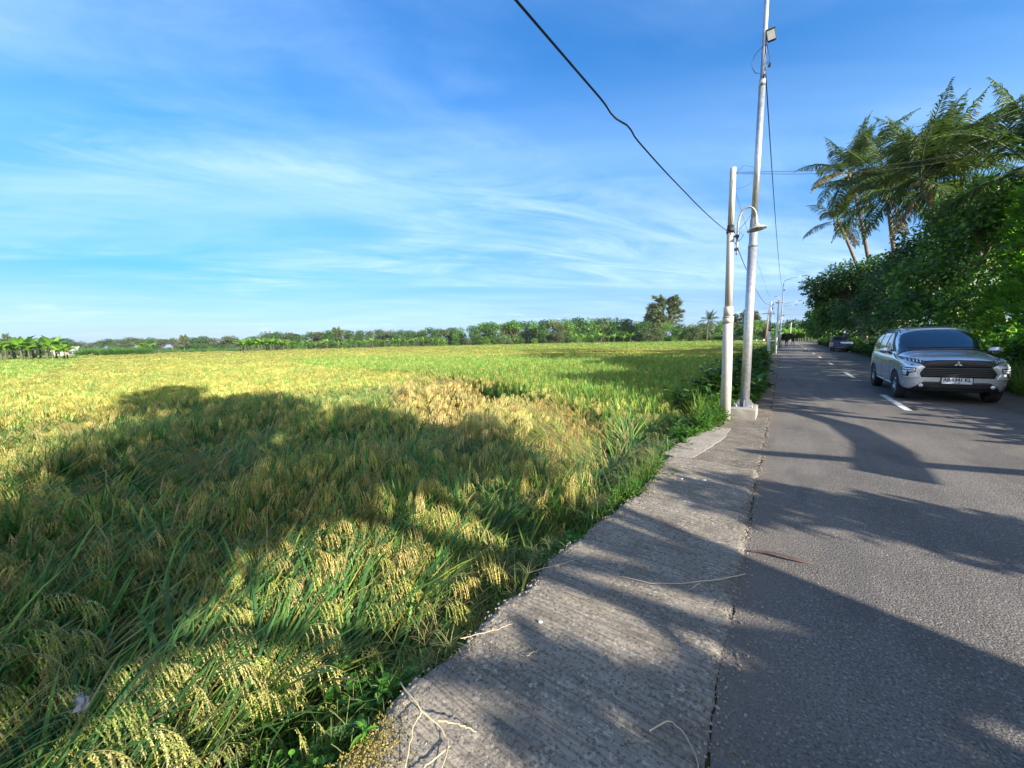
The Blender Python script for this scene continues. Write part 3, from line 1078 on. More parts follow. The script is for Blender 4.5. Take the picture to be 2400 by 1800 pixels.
# ---------------------------------------------------------------- right of the road, in view
# bright thicket with leaf rosettes
def rosette_bush():
    r = np.random.default_rng(5)
    t = E('broadleaf_bush', (6.9, 18.6, 0))
    tag(t, 'big bright green broadleaf bush with leaf rosettes rising behind the silver car', 'bush')
    cl = [(0, 0.4, 4.3, 1.9, 3.0, 2.2), (-0.5, -2.6, 2.6, 1.5, 2.2, 2.2), (0.3, 2.8, 4.0, 1.5, 2.0, 1.8), (1.5, -1.4, 5.0, 1.6, 2.4, 1.8), (-0.6, 1.2, 1.8, 1.3, 2.8, 1.6), (0.0, -4.6, 2.2, 1.5, 1.7, 2.1), (0.9, -3.6, 4.0, 1.5, 1.6, 1.9), (1.2, 1.4, 5.7, 1.3, 1.8, 1.2), (0.4, 3.6, 5.9, 1.5, 1.8, 1.3), (0.3, 0.6, 6.6, 1.2, 1.6, 0.9)]
    cl = [(c[0] * 1.0 - 0.1, c[1], c[2], c[3] * 0.55, c[4], c[5]) for c in cl]
    C = np.array(cl)
    n = 4300
    w_ = C[:, 3] * C[:, 4] * C[:, 5]
    wh = r.choice(len(C), n, p=w_ ** 0.67 / (w_ ** 0.67).sum())
    d = unit(r.normal(size=(n, 3)) + np.array([-0.35, -0.35, 0.25]))
    lob = 0.86 + 0.3 * vnoise(d[:, 0] * 3 + wh * 2.1, d[:, 1] * 3 + d[:, 2] * 3, 9, 2)
    P = C[wh, :3] + d * (lob * r.uniform(0.78, 1.0, n))[:, None] * C[wh, 3:6]
    k = (P[:, 2] > 0.25) & ((d[:, 0] < 0.35) | (d[:, 2] > 0.45))
    P, d = P[k], d[k]
    n = len(P)
    ax = unit(d * 0.35 + np.array([0, 0, 0.5]) + np.array(sd) * 0.65 + r.normal(size=(n, 3)) * 0.2)
    mb = MB()
    m = 11
    tone = r.uniform(0.45, 1.4, (n, 1)) * (0.35 + 1.3 * vnoise(P[:, 0] * 1.2, P[:, 1] * 1.2 + P[:, 2], 23, 2))[:, None]
    yellow = (r.random(n) < 0.08)[:, None]
    bc = np.where(yellow, np.array([[0.30, 0.36, 0.05]]), np.array([[0.17, 0.34, 0.035]]))
    a = unit(np.cross(ax, r.normal(size=(n, 3))))
    b = np.cross(ax, a)
    for q in range(m):
        an = q * 2.4 + r.uniform(-0.3, 0.3, n)
        el = 0.25 + 0.9 * (q / m)
        D = (np.cos(an)[:, None] * a + np.sin(an)[:, None] * b) * math.cos(el) + ax * math.sin(el)
        Nn = unit(ax + 0.15 * r.normal(size=(n, 3)))
        l = r.uniform(0.20, 0.36, n)
        kites(mb, P + ax * 0.02 * q / m, D, Nn, l, l * 0.17, bc * tone * r.uniform(0.8, 1.2, (n, 1)), 0.25)
    crown_leaves(mb, r, [(c[0] - 0.5, c[1], c[2] - 0.4, c[3] * 0.6, c[4] * 0.88, c[5] * 0.8) for c in cl if c[2] < 4.5], 1800, 0.22, GREENS, aspect=0.25, shell=0.35)
    mb.build('crown', M_gloss, t)
    mt = MB()
    for q in range(9):
        c = cl[q % len(cl)]
        limb(mt, r, (r.uniform(-0.6, 0.6), r.uniform(-2.4, 2), -0.1), (c[0] + r.uniform(-0.4, 0.4), c[1] + r.uniform(-0.5, 0.5), c[2]), 0.08, 0.02)
    mt.build('trunk', M_bark, t)


rosette_bush()

# darker trees that follow the road beyond it
tree('roadside_tree', (6.6, 25.5, 0), [(-0.4, 0, 4.2, 2.0, 2.6, 1.9), (0.2, -1.2, 6.3, 1.8, 1.9, 1.2), (-0.2, 0.8, 6.5, 1.5, 1.6, 1.0), (-0.9, 1.8, 3.0, 1.3, 2.4, 2.0), (0.6, 2.0, 5.2, 1.6, 1.8, 1.3), (-0.5, -1.5, 2.2, 1.3, 1.9, 1.9)],
     17000, 0.24, GREENS + BRIGHT, [(0, 0, -0.1), (-0.1, 0.1, 1.2), (0.1, 0.2, 2.6)], 'dark leafy roadside tree between the bright bush and the palms', seed=11, r0=0.17)
tree('roadside_tree', (6.0, 33.0, 0), [(-0.3, 0, 4.6, 2.0, 3.0, 2.0), (-0.8, 2.5, 3.4, 1.5, 2.4, 2.0), (0.4, -1.6, 6.4, 1.7, 2.0, 1.3), (-0.8, -2.4, 2.4, 1.2, 2.2, 1.9), (0.2, 2.4, 5.7, 1.6, 2.0, 1.2)],
     16000, 0.22, GREENS[::2] + [(0.05, 0.12, 0.05)], [(0, 0, -0.1), (0.1, 0, 1.4), (-0.1, 0.1, 3.0)], 'dark roadside tree under the middle of the palm group', seed=12, r0=0.2)
tree('roadside_tree', (5.6, 41.5, 0), [(-1.8, -0.5, 6.2, 1.9, 2.2, 1.3), (-3.2, -0.3, 5.5, 1.3, 1.6, 0.75), (-0.6, 1.0, 5.4, 1.8, 2.5, 1.6), (0.4, -1.5, 6.2, 1.8, 2.2, 1.5), (0.7, 0.5, 4.0, 1.6, 2.4, 1.9), (-3.6, 0.2, 4.4, 0.8, 0.9, 0.5)],
     11000, 0.28, GREENS, [(0, 0, -0.1), (-0.35, 0, 1.6), (-0.9, 0.1, 3.2), (-1.5, 0.1, 4.6)], 'leaning dark tree with branches over the road above the parked truck', seed=13, r0=0.22)
tree('roadside_tree', (7.0, 48.5, 0), [(-0.6, 0, 4.4, 2.3, 3.0, 2.2), (-1.4, 2.4, 3.4, 1.8, 2.4, 2.2), (0.6, -1.6, 5.4, 2.0, 2.2, 1.6)],
     9000, 0.34, GREENS, [(0, 0, -0.1), (0.1, 0, 1.6), (0, 0.2, 3.0)], 'dark tree beyond the parked truck on the right verge', seed=14, r0=0.22)
tree('roadside_tree', (6.8, 60, 0), [(-1.2, 0, 5.4, 2.5, 3.5, 2.3), (-2.2, 1.4, 3.6, 1.7, 3, 2.2), (0.6, -2.0, 5.0, 2.2, 2.6, 1.8)],
     9000, 0.42, GREENS + BRIGHT[:1], [(0, 0, -0.1), (-0.2, 0, 2.0), (-0.5, 0.2, 3.4)], 'farthest of the dark trees overhanging the right edge of the road', seed=15, r0=0.22)
tree('roadside_tree', (6.4, 74, 0), [(-1.0, 0, 4.2, 2.7, 4.0, 2.4), (-1.6, 4, 3.2, 2.3, 3.6, 2.2)],
     6000, 0.5, GREENS + BRIGHT, [(0, 0, -0.1), (0, 0, 2.0), (-0.3, 0.2, 3)], 'rounded green tree at the far right bend of the road', seed=16, r0=0.22)


# ---------------------------------------------------------------- coconut palms bent by the wind
def frond_mesh(seed, elev, droop, length=4.6, nl=54, wind=0.35, col=(0.07, 0.12, 0.028)):
    r = np.random.default_rng(seed)
    n = 16
    t = np.linspace(0, 1, n)
    ang = elev - droop * t ** 1.3
    ds = length / (n - 1)
    x = np.concatenate([[0], np.cumsum(np.cos(ang[:-1]) * ds)])
    z = np.concatenate([[0], np.cumsum(np.sin(ang[:-1]) * ds)])
    y = 0.25 * length * wind * t ** 2
    P = np.stack([x, y, z], -1)
    mb = MB()
    c0 = np.array(col)
    mb.tube(P, np.linspace(0.045, 0.008, n), 5, 0, False, True, c0 * 1.5 + 0.04)
    tt = np.linspace(0.14, 1.0, nl)
    B = np.stack([np.interp(tt, t, P[:, q]) for q in range(3)], -1)
    Tn = unit(np.gradient(B, axis=0))
    side = unit(np.cross(Tn, [0, 0, 1.0]))
    upv = np.cross(side, Tn)
    L_ = length * 0.24 * np.sin(np.clip(tt * 1.05, 0, 1) * PI * 0.86 + 0.35)
    for sgn in (-1, 1):
        D = unit(side * sgn * 0.9 + Tn * r.uniform(0.3, 0.7, (nl, 1)) + upv * r.uniform(-0.45, 0.15, (nl, 1)) + np.array([0, wind * 0.9, 0]) + r.normal(0, 0.1, (nl, 3)))
        # two joined kites per leaflet so that tips hang
        cc = c0 * r.uniform(0.75, 1.3, (nl, 1)) * np.where(r.random((nl, 1)) < 0.1, np.array([[1.9, 1.4, 1.0]]), 1.0)
        Nn = upv + 0.3 * r.normal(size=(nl, 3))
        kites(mb, B, D, Nn, L_ * 0.6, 0.034, cc)
        D2 = unit(D + np.array([0, wind * 0.4, -0.75]))
        kites(mb, B + unit(D) * (L_ * 0.42)[:, None], D2, Nn, L_ * 0.62, 0.029, cc)
    o = mb.build('frond', M_frond)
    me = o.data
    bpy.data.objects.remove(o)
    return me


FR = [frond_mesh(1, 1.45, 0.55, 4.2), frond_mesh(2, 1.2, 0.9, 4.8), frond_mesh(3, 0.8, 1.2, 4.9), frond_mesh(4, 0.25, 1.2, 4.6), frond_mesh(5, -0.30, 1.1, 4.2)]
FRY = [frond_mesh(6, 0.1, 1.2, 3.6, col=(0.38, 0.30, 0.04)), frond_mesh(7, 0.8, 1.6, 4.4, col=(0.16, 0.19, 0.035))]
FRD = frond_mesh(8, -0.9, 0.6, 3.4, col=(0.20, 0.14, 0.08))
M_nut = pmat('coconut_husk', (0.16, 0.15, 0.04), 0.6)


def palm(loc, crown, label, seed, scale=1.0, nf=20, group='coconut palms beside the road', wind_az=0.2, extra=()):
    r = np.random.default_rng(seed)
    t = E('coconut_palm', loc)
    tag(t, label, 'palm tree', group)
    c = np.array(crown) - np.array(loc)
    n = 14
    s = np.linspace(0, 1, n)
    P = np.stack([c[0] * s ** 1.6, c[1] * s ** 1.6, c[2] * s - 0.2 * (1 - s)], -1)
    mb = MB()
    rr = np.interp(s, [0, 0.06, 0.3, 1], [0.24, 0.17, 0.14, 0.11])
    P2 = np.stack([np.interp(np.linspace(0, 1, 60), s, P[:, q]) for q in range(3)], -1)
    rr2 = np.interp(np.linspace(0, 1, 60), s, rr) * (1 + 0.05 * (np.arange(60) % 2))
    mb.tube(P2, rr2, 9)
    mb.build('trunk', M_palmbark, t)
    k = 0
    for i in range(nf):
        az = i * 2.39996 + r.uniform(-0.2, 0.2)
        lvl = i / nf
        # the wind gathers fronds on the lee side
        az = az + 0.8 * math.sin(wind_az - az)
        if i in extra:
            me = FRY[i % 2]
        elif lvl > 0.93:
            me = FR[4]
        else:
            me = FR[0 if lvl < 0.28 else 1 if lvl < 0.46 else 2 if lvl < 0.64 else 3 if lvl < 0.8 else 4]
        if i == nf - 1:
            me = FRD
        o = bpy.data.objects.new('frond', me)
        COL.objects.link(o)
        o.parent = t
        o.location = tuple(c + np.array([0, 0, 0.1 - 0.25 * lvl]))
        o.rotation_euler = (r.uniform(-0.12, 0.12), r.uniform(-0.15, 0.15), az)
        f = scale * r.uniform(0.82, 1.08)
        sgn = 1 if math.sin(wind_az - az) > 0 else -1
        o.scale = (f, f * sgn, f)
        k += 1
    for q in range(5):
        an = q * 1.3 + seed
        MB().lathe([(0.001, -0.14), (0.08, -0.10), (0.115, 0), (0.09, 0.10), (0.001, 0.15)], 8, 0, (c[0] + 0.22 * math.cos(an), c[1] + 0.22 * math.sin(an), c[2] - 0.3)).build('coconut', M_nut, t)
    return t


palm((5.9, 41.0, 0), (3.7, 43.0, 14.9), 'tall slender coconut palm leaning over the road, leftmost of the group', 21, 1.05, 27, extra=(8, 12), wind_az=0.4)
palm((6.4, 36.5, 0), (5.2, 37.0, 11.1), 'coconut palm with a pale trunk in the middle of the group', 22, 1.0, 27, extra=(9, 15), wind_az=0.4)
palm((6.9, 27.0, 0), (4.85, 26.5, 8.9), 'biggest and nearest coconut palm with fronds blown far to the right', 23, 0.84, 32, extra=(11,), wind_az=0.3)
palm((6.6, 46.5, 0), (3.5, 47.5, 12.3), 'lower coconut palm behind the leftmost one with a yellowing frond', 24, 0.85, 22, extra=(9,), wind_az=0.4)
palm((7.6, 31.0, 0), (5.9, 30.5, 9.6), 'coconut palm with drooping brownish fronds right of the biggest one', 25, 0.95, 26, extra=(7, 13), wind_az=0.3)
palm((8.4, 23.5, 0), (6.9, 22.6, 7.6), 'dark coconut palm at the right edge behind the bright bush', 26, 0.85, 20, wind_az=0.3)


# ---------------------------------------------------------------- off to the right: the trees that shade the field and the road
def shade_tree(loc, cl, n, ln, label, seed, r0=0.18, trunk=None):
    cl = [(c[0], c[1] - 0.28 * c[2], *c[2:]) for c in cl]      # set along the slant of the sunlight
    return tree('shade_tree', loc, cl, n, ln, GREENS, trunk or [(0, 0, -0.1), (0.1, 0, 1.2), (0, 0.1, 2.4)], label, seed=seed, r0=r0, shell=0.4)


shade_tree((6.8, 1.2, 0), [(0, 0.2, 7.4, 1.3, 1.5, 1.4), (0.2, -0.9, 9.6, 1.0, 1.1, 1.6), (-0.2, -1.2, 6.2, 1.2, 1.7, 1.3), (-0.4, 1.4, 5.3, 1.0, 1.2, 0.9), (0.2, -2.2, 5.0, 1.2, 1.4, 0.9), (0.1, 0.4, 5.0, 1.1, 1.2, 0.65), (0, 1.75, 4.65, 1.1, 0.9, 0.65), (0.1, -1.4, 5.0, 1.1, 1.1, 0.6), (-0.3, -3.2, 4.2, 1.1, 1.1, 1.1)],
           10500, 0.28, 'tall broad tree on the right verge beside the camera, outside the picture', 71)
shade_tree((6.9, -4.8, 0), [(0, 0, 4.6, 1.5, 1.9, 1.5), (-0.3, -1.6, 3.6, 1.3, 1.7, 1.5), (0.2, 1.5, 2.8, 1.2, 1.6, 1.4)],
           6000, 0.26, 'round tree on the right verge behind the camera, outside the picture', 72)
shade_tree((6.4, 0.2, 0), [(0, -0.2, 1.3, 0.9, 1.4, 1.35), (-0.2, -2.0, 1.5, 0.9, 1.6, 1.6), (0.2, 0.5, 1.4, 0.8, 0.85, 1.35), (0, -3.6, 1.5, 0.9, 1.5, 1.6), (0, 1.05, 1.1, 0.6, 0.75, 1.0), (0, 0.55, 2.0, 0.6, 0.6, 0.75), (0, 0.25, 2.6, 0.5, 0.45, 0.4)],
           21000, 0.22, 'low bush on the right verge beside the camera, outside the picture', 73, 0.08, [(0, 0, -0.1), (0, 0, 0.5), (0, 0, 0.9)])
shade_tree((6.5, 3.85, 0), [(0, 0, 1.7, 0.7, 0.55, 0.8), (0.1, -0.2, 2.5, 0.6, 0.45, 0.5), (-0.1, 0.25, 1.0, 0.6, 0.5, 0.8), (0, -0.6, 2.9, 0.4, 0.35, 0.2)],
           3600, 0.16, 'small bush on the right verge between the near trees, outside the picture', 75, 0.06, [(0, 0, -0.1), (0, 0, 0.6), (0, 0, 1.2)])
shade_tree((7.2, 11.4, 0), [(0, 3.2, 4.2, 1.2, 1.5, 1.3), (0.1, 2.6, 1.6, 1.1, 1.8, 1.3), (0, 0.6, 5.6, 1.0, 1.6, 0.8), (0, 0, 4.4, 1.3, 2.0, 1.5), (0.2, -1.6, 3.9, 1.1, 1.2, 1.1), (0, 2.0, 4.6, 1.3, 1.6, 1.5), (0.1, 1.6, 2.6, 1.2, 1.9, 1.4)],
           8000, 0.26, 'spreading tree on the right verge level with the poles, outside the picture', 74)
t = E('dead_tree', (6.5, 7.8, 0))
tag(t, 'leaning dead tree with a long level limb on the right verge, outside the picture', 'tree')
mb = MB()
mb.tube([(0, 0, -0.1), (0, -1.15, 0.9), (0, -2.1, 1.75), (0, -3.4, 2.85)], [0.11, 0.10, 0.09, 0.085], 9)
mb.build('trunk', M_bark, t)
MB().tube([(0, 0.6, 2.6), (0, -0.4, 2.3), (0, -1.8, 2.2), (0, -3.3, 2.25)], [0.09, 0.11, 0.12, 0.14], 9).build('limb', M_bark, t)
MB().tube([(0.2, 0.6, -0.1), (0.1, 0.6, 1.4), (0, 0.6, 2.7)], [0.14, 0.12, 0.11], 9).build('trunk', M_bark, t)


# ---------------------------------------------------------------- banana plants
def banana(seed, h=4.2, nl=9, col=(0.13, 0.26, 0.03)):
    r = np.random.default_rng(seed)
    mb, ms = MB(), MB()
    hs = h * 0.42
    ms.tube([(0, 0, -0.2), (0.03, 0.02, hs * 0.5), (0.05, 0, hs)], [0.16, 0.12, 0.08], 8)
    for q in range(nl):
        az = q * 2.4 + r.uniform(-0.3, 0.3)
        n = 9
        t = np.linspace(0, 1, n)
        ln = h * r.uniform(0.5, 0.68)
        ang = 1.35 - 0.25 * r.random() - (0.5 + 1.9 * (1 - q / nl) + r.uniform(0, 0.4)) * t ** 1.3
        ds = ln / (n - 1)
        rr = np.concatenate([[0], np.cumsum(np.cos(ang[:-1]) * ds)])
        zz = hs + np.concatenate([[0], np.cumsum(np.sin(ang[:-1]) * ds)])
        P = np.stack([0.05 + rr * math.cos(az), rr * math.sin(az), zz], -1)
        W = 0.36 * np.interp(t, [0, 0.18, 0.3, 0.7, 1], [0.05, 0.08, 0.9, 1, 0.06]) * h / 4.2
        s = np.array([-math.sin(az), math.cos(az), 0])
        c = np.array(col) * r.uniform(0.75, 1.3) * (np.array([1.7, 1.15, 0.9]) if r.random() < 0.15 else 1)
        for sg in (-1, 1):
            Wj = W * r.uniform(0.65, 1.1, n)
            E2 = P + sg * s * Wj[:, None] - np.array([0, 0, 1.0]) * (W * 0.35)[:, None] * (1 if sg > 0 else 0.8)
            V = np.concatenate([P, E2])
            i = np.arange(n - 1)
            mb.add(V, np.stack([i, i + n, i + n + 1, i + 1], -1), 0, False, np.concatenate([np.tile(c * 1.3, (n, 1)), np.tile(c, (n, 1))]))
    return mb, ms


M_bstem = pmat('banana_stem', (0.07, 0.075, 0.035), 0.8, var=0.4)
BPRO = []


def banana_plant(loc, label, group, seed, s=1.0, rz=0.0):
    global BPRO
    if not BPRO:
        for q in range(4):
            a, b = banana(200 + q)
            t = E('banana_plant', (0, 0, 0))
            a.build('leaves', M_banana, t)
            b.build('stem', M_bstem, t)
            BPRO.append([t, False])
    p = BPRO[seed % 4]
    t = p[0] if not p[1] else copy_tree(p[0])
    p[1] = True
    t.location, t.rotation_euler, t.scale = loc, (0, 0, rz), (s, s, s)
    tag(t, label, 'banana plant', group)
    return t


def az_of(px):
    """degrees left of the road direction for a bearing read off the 2400-wide photo"""
    return math.degrees(math.atan2(1200 - px, 867)) + 36.27


def polar(azd, depth):
    """ground point at a bearing and a depth along the viewing axis"""
    a = R(azd)
    dist = depth / math.cos(a - YAW)
    return (-math.sin(a) * dist, math.cos(a) * dist)


# banana grove on the far left
r = np.random.default_rng(61)
SIDE = ['leftmost edge of the grove', 'left part of the grove', 'middle of the grove', 'right part of the grove', 'right end of the grove']
for q in range(28):
    px = -60 + q * 8.2 + r.uniform(-4, 4)
    x, y = polar(az_of(px), 78 + r.uniform(-4, 7) - (8 if q > 24 else 0))
    banana_plant((x, y, ZP), 'bright banana plant in the grove at the far left of the fields', 'banana plants of the left grove', q, r.uniform(1.3, 1.55) * (0.75 if q > 24 else 1), r.uniform(0, 6))
for q, px in enumerate([338, 362, 352]):
    x, y = polar(az_of(px), 128)
    banana_plant((x, y, ZP), 'tall banana plant standing alone before the distant left trees', 'lone banana plants before the left trees', q, [1.5, 1.35, 0.9][q], q * 2.0)
for q in range(16):
    px = 568 + q * 7.4 + r.uniform(-3, 3)
    x, y = polar(az_of(px), 134 + r.uniform(-5, 6))
    banana_plant((x, y, ZP), 'pale green banana plant in the clump left of centre by the far field edge', 'banana plants of the clump left of centre', q, r.uniform(1.3, 1.6), r.uniform(0, 6))
for q in range(22):
    px = 690 + q * 17 + r.uniform(-6, 6)
    x, y = polar(az_of(px), 165 + r.uniform(-8, 8))
    banana_plant((x, y, ZP), 'small banana plant in the row before the distant treeline', 'banana plants in the row before the treeline', q, r.uniform(1.2, 1.6), r.uniform(0, 6))
for q, px in enumerate([1355, 1372, 1392, 1410, 1428, 1440, 1462, 1478]):
    x, y = polar(az_of(px), 158 + r.uniform(-4, 4))
    banana_plant((x, y, ZP), 'banana plant at the foot of the trees left of the feathery tall tree', 'banana plants at the foot of the right trees', q, r.uniform(1.2, 1.55), r.uniform(0, 6))
for q, px in enumerate([1824, 1836, 1847, 1859, 1869, 1878, 1886, 1893, 1815, 1900, 1852, 1874]):
    x, y = polar(az_of(px), 98 + r.uniform(-4, 12))
    banana_plant((x, y, -0.9), 'banana plant in the sunlit grove at the far end of the road', 'banana plants at the end of the road', q, r.uniform(1.0, 1.45), r.uniform(0, 6))


# ---------------------------------------------------------------- the distant treeline, every tree a thing
def proto_crown(seed, kind):
    r = np.random.default_rng(seed)
    mb = MB()
    if kind == 'feather':           # casuarina: plumes of thin twigs
        for q in range(64):
            t = r.uniform(0.2, 1)
            az = r.uniform(0, 2 * PI)
            b = np.array([0, 0, 0.10 + 0.82 * t])
            L_ = 0.40 * (1.05 - 0.72 * t) + 0.08
            d = np.array([math.cos(az), math.sin(az), r.uniform(0.35, 0.9)])
            m = 26
            s = r.uniform(0.25, 1, m)[:, None]
            P = b + d * s * L_
            P[:, 2] -= (s[:, 0] ** 2) * L_ * 0.25
            D = unit(np.tile(d, (m, 1)) + r.normal(0, 0.5, (m, 3)) + np.array([0.25, 0.1, -0.1]))
            cc = np.array([0.13, 0.165, 0.075]) * r.uniform(0.7, 1.3, (m, 1))
            kites(mb, P, D, r.normal(size=(m, 3)), 0.12, 0.012, cc)
            kites(mb, P, unit(D + r.normal(0, 0.4, (m, 3))), r.normal(size=(m, 3)), 0.10, 0.012, cc)
    else:
        n = r.integers(7, 11)
        cl = []
        for q in range(n):
            a = r.uniform(0, 2 * PI)
            rad = r.uniform(0.0, 0.30)
            z = r.uniform(0.28, 0.80)
            s = r.uniform(0.15, 0.26) * (1.1 - 0.4 * z)
            cl.append((rad * math.cos(a), rad * math.sin(a), z, s * 1.15, s * 1.15, s * 0.85))
        cl.append((0, 0, 0.78, 0.2, 0.2, 0.16))
        for q in range(4):
            cl.append((0.24 * math.cos(q * 1.6), 0.24 * math.sin(q * 1.6), 0.17, 0.2, 0.2, 0.17))
        cols = {'green': GREENS, 'bright': BRIGHT, 'dull': DULL, 'pale': PALE}[kind]
        crown_leaves(mb, r, cl, 4600, 0.045, cols, aspect=0.38, shell=0.45)
    t = E('distant_tree', (0, 0, 0))
    mb.build('crown', M_crown, t)
    mt = MB().tube([(0, 0, -0.05), (0.01, 0, 0.3), (0, 0.01, 0.62)], [0.03, 0.022, 0.008], 6)
    for q in range(4):
        a = q * 1.6
        mt.tube([(0, 0, 0.28), (0.12 * math.cos(a), 0.12 * math.sin(a), 0.45), (0.2 * math.cos(a), 0.2 * math.sin(a), 0.6)], [0.014, 0.01, 0.004], 5)
    mt.build('trunk', M_bark, t)
    return t


PRO = {k: [[proto_crown(300 + 10 * i + j, k), False] for j in range(3 if k != 'feather' else 2)] for i, k in enumerate(['green', 'bright', 'dull', 'pale', 'feather'])}
LOOK = {'green': 'mid green rounded tree', 'bright': 'bright green leafy tree', 'dull': 'dull grey green round-topped tree', 'pale': 'pale olive loose tree', 'feather': 'feathery casuarina tree'}


def far_tree(px, depth, h, kind, where, seed, wide=1.0, z=None, label=None, group=None, name=None):
    pr = PRO[kind][seed % len(PRO[kind])]
    t = pr[0] if not pr[1] else copy_tree(pr[0])
    pr[1] = True
    x, y = polar(az_of(px), depth)
    t.location = (x, y, ZP if z is None else z)
    rr = random.uniform(0.9, 1.1)
    t.scale = (h * wide * rr, h * wide * rr, h)
    t.rotation_euler = (0, 0, random.uniform(0, 6.28))
    t.name = name or {'feather': 'casuarina_tree', 'dull': 'distant_tree'}.get(kind, 'leafy_tree')
    tag(t, label or (LOOK[kind] + ' ' + where), 'tree', group or ('trees ' + where))
    return t


HOR = lambda px: 787 + (1838 - px) * 0.0218
TOP = lambda px: np.interp(px, [-150, 0, 160, 235, 260, 300, 400, 470, 600, 640, 700, 800, 850, 960, 1000, 1090, 1130, 1200, 1290, 1340, 1480, 1520, 1620, 1690, 1760, 1800],
                           [795, 792, 790, 800, 788, 790, 793, 788, 786, 776, 778, 772, 772, 770, 768, 764, 756, 750, 745, 742, 745, 752, 755, 748, 760, 765])
k = 0
for px in np.arange(-160, 1800, 24.0):
    k += 1
    p_ = px + random.uniform(-6, 6)
    dep = 230 + random.uniform(-12, 12) if px < 620 else 200 + random.uniform(-10, 10)
    if px > 1500:
        dep = 172
    top = TOP(p_) + random.uniform(-4, 3)
    h = (HOR(p_) - top) * dep / 867 + 1.6 - ZP
    if px < 470:
        kind = ['dull', 'dull', 'dull', 'green'][k % 4]
        wh = 'on the hazy left horizon'
    elif px < 1080:
        kind = ['green', 'dull', 'green', 'green', 'dull'][k % 5]
        wh = 'in the left half of the treeline'
    else:
        kind = ['bright', 'green', 'pale', 'bright', 'green'][k % 5]
        wh = 'in the tall right half of the treeline'
    far_tree(p_, dep, h, kind, wh, k, random.uniform(1.05, 1.35))
for px in np.arange(470, 1780, 27.0):     # lower shrubs and small trees in front
    k += 1
    p_ = px + random.uniform(-8, 8)
    dep = 185 if px < 1500 else 160
    h = random.uniform(3.6, 6.2) * (1.25 if px > 1300 else 1)
    far_tree(p_, dep, h, ['bright', 'green', 'dull', 'green'][k % 4], 'low at the foot of the treeline', k, 1.35, group='low trees at the foot of the treeline')
far_tree(1556, 178, 21, 'feather', '', 0, 0.95, label='tallest feathery casuarina standing above the right treeline')
far_tree(1535, 182, 15, 'feather', '', 1, 1.0, label='lower dark casuarina against the left side of the tallest one')
far_tree(440, 210, 9.5, 'feather', '', 1, 0.6, label='small lone casuarina on the left horizon')
far_tree(796, 200, 11.5, 'feather', '', 0, 0.6, label='slim casuarina in the left half of the treeline')
far_tree(1752, 172, 13, 'feather', '', 1, 0.9, label='casuarina behind the dark-roofed house', z=-0.3)
far_tree(1712, 180, 12, 'feather', '', 0, 0.9, label='casuarina just left of the galvanised pole, above the dark hedge', z=-0.3)
far_tree(30, 150, 9.5, 'feather', '', 0, 0.35, label='thin casuarina rising over the left banana grove')
x, y = polar(az_of(1656), 150)
palm((x, y, ZP), (x + 0.3, y, 8.2), 'short stocky coconut palm before the orange-roofed house', 31, 1.1, 18, group=None, wind_az=0.2)
for q, px in enumerate([1748, 1765, 1785, 1805, 1822, 1840, 1858, 1876, 1894, 1905]):
    far_tree(px, 120 + 8 * (q % 3), random.uniform(6.0, 8.5), ['green', 'bright', 'pale'][q % 3], 'closing the view at the end of the road', q, 1.3, z=-0.2)
# ================================================================== POLES, LAMPS, WIRES
M_conc = pmat('weathered_concrete', (0.29, 0.275, 0.245), 0.85, var=0.15, vscale=5, bump=0.4, bscale=90, dirt=(0.20, 0.175, 0.14), dirt_scale=3.5, dirt_amt=0.55)
M_pole = pmat('painted_pole', (0.44, 0.42, 0.385), 0.6, var=0.10, vscale=4, bump=0.15, bscale=60, dirt=(0.26, 0.22, 0.17), dirt_scale=4, dirt_amt=0.6)
M_galv = pmat('galvanised_steel', (0.48, 0.50, 0.52), 0.36, 0.7, var=0.22, vscale=16, bump=0.12, bscale=40, dirt=(0.36, 0.37, 0.39), dirt_scale=9, dirt_amt=0.7)
M_paleblue = pmat('pale_painted_steel', (0.50, 0.55, 0.60), 0.5, 0.1, var=0.12)
M_black = pmat('black_tape', (0.02, 0.02, 0.022), 0.5, var=0.2)
M_wire = pmat('cable', (0.012, 0.013, 0.018), 0.5, var=0)
M_lampgrey = pmat('lamp_enamel', (0.42, 0.39, 0.36), 0.5, 0.2, var=0.15, dirt=(0.2, 0.16, 0.12), dirt_scale=14, dirt_amt=0.6)
M_inner = pmat('lamp_inner', (0.30, 0.28, 0.26), 0.5, 0.2)
M_glassw = pmat('lamp_glass', (0.20, 0.21, 0.205), 0.45, spec=0.6)
M_dark = pmat('dark_metal', (0.06, 0.065, 0.07), 0.45, 0.3)


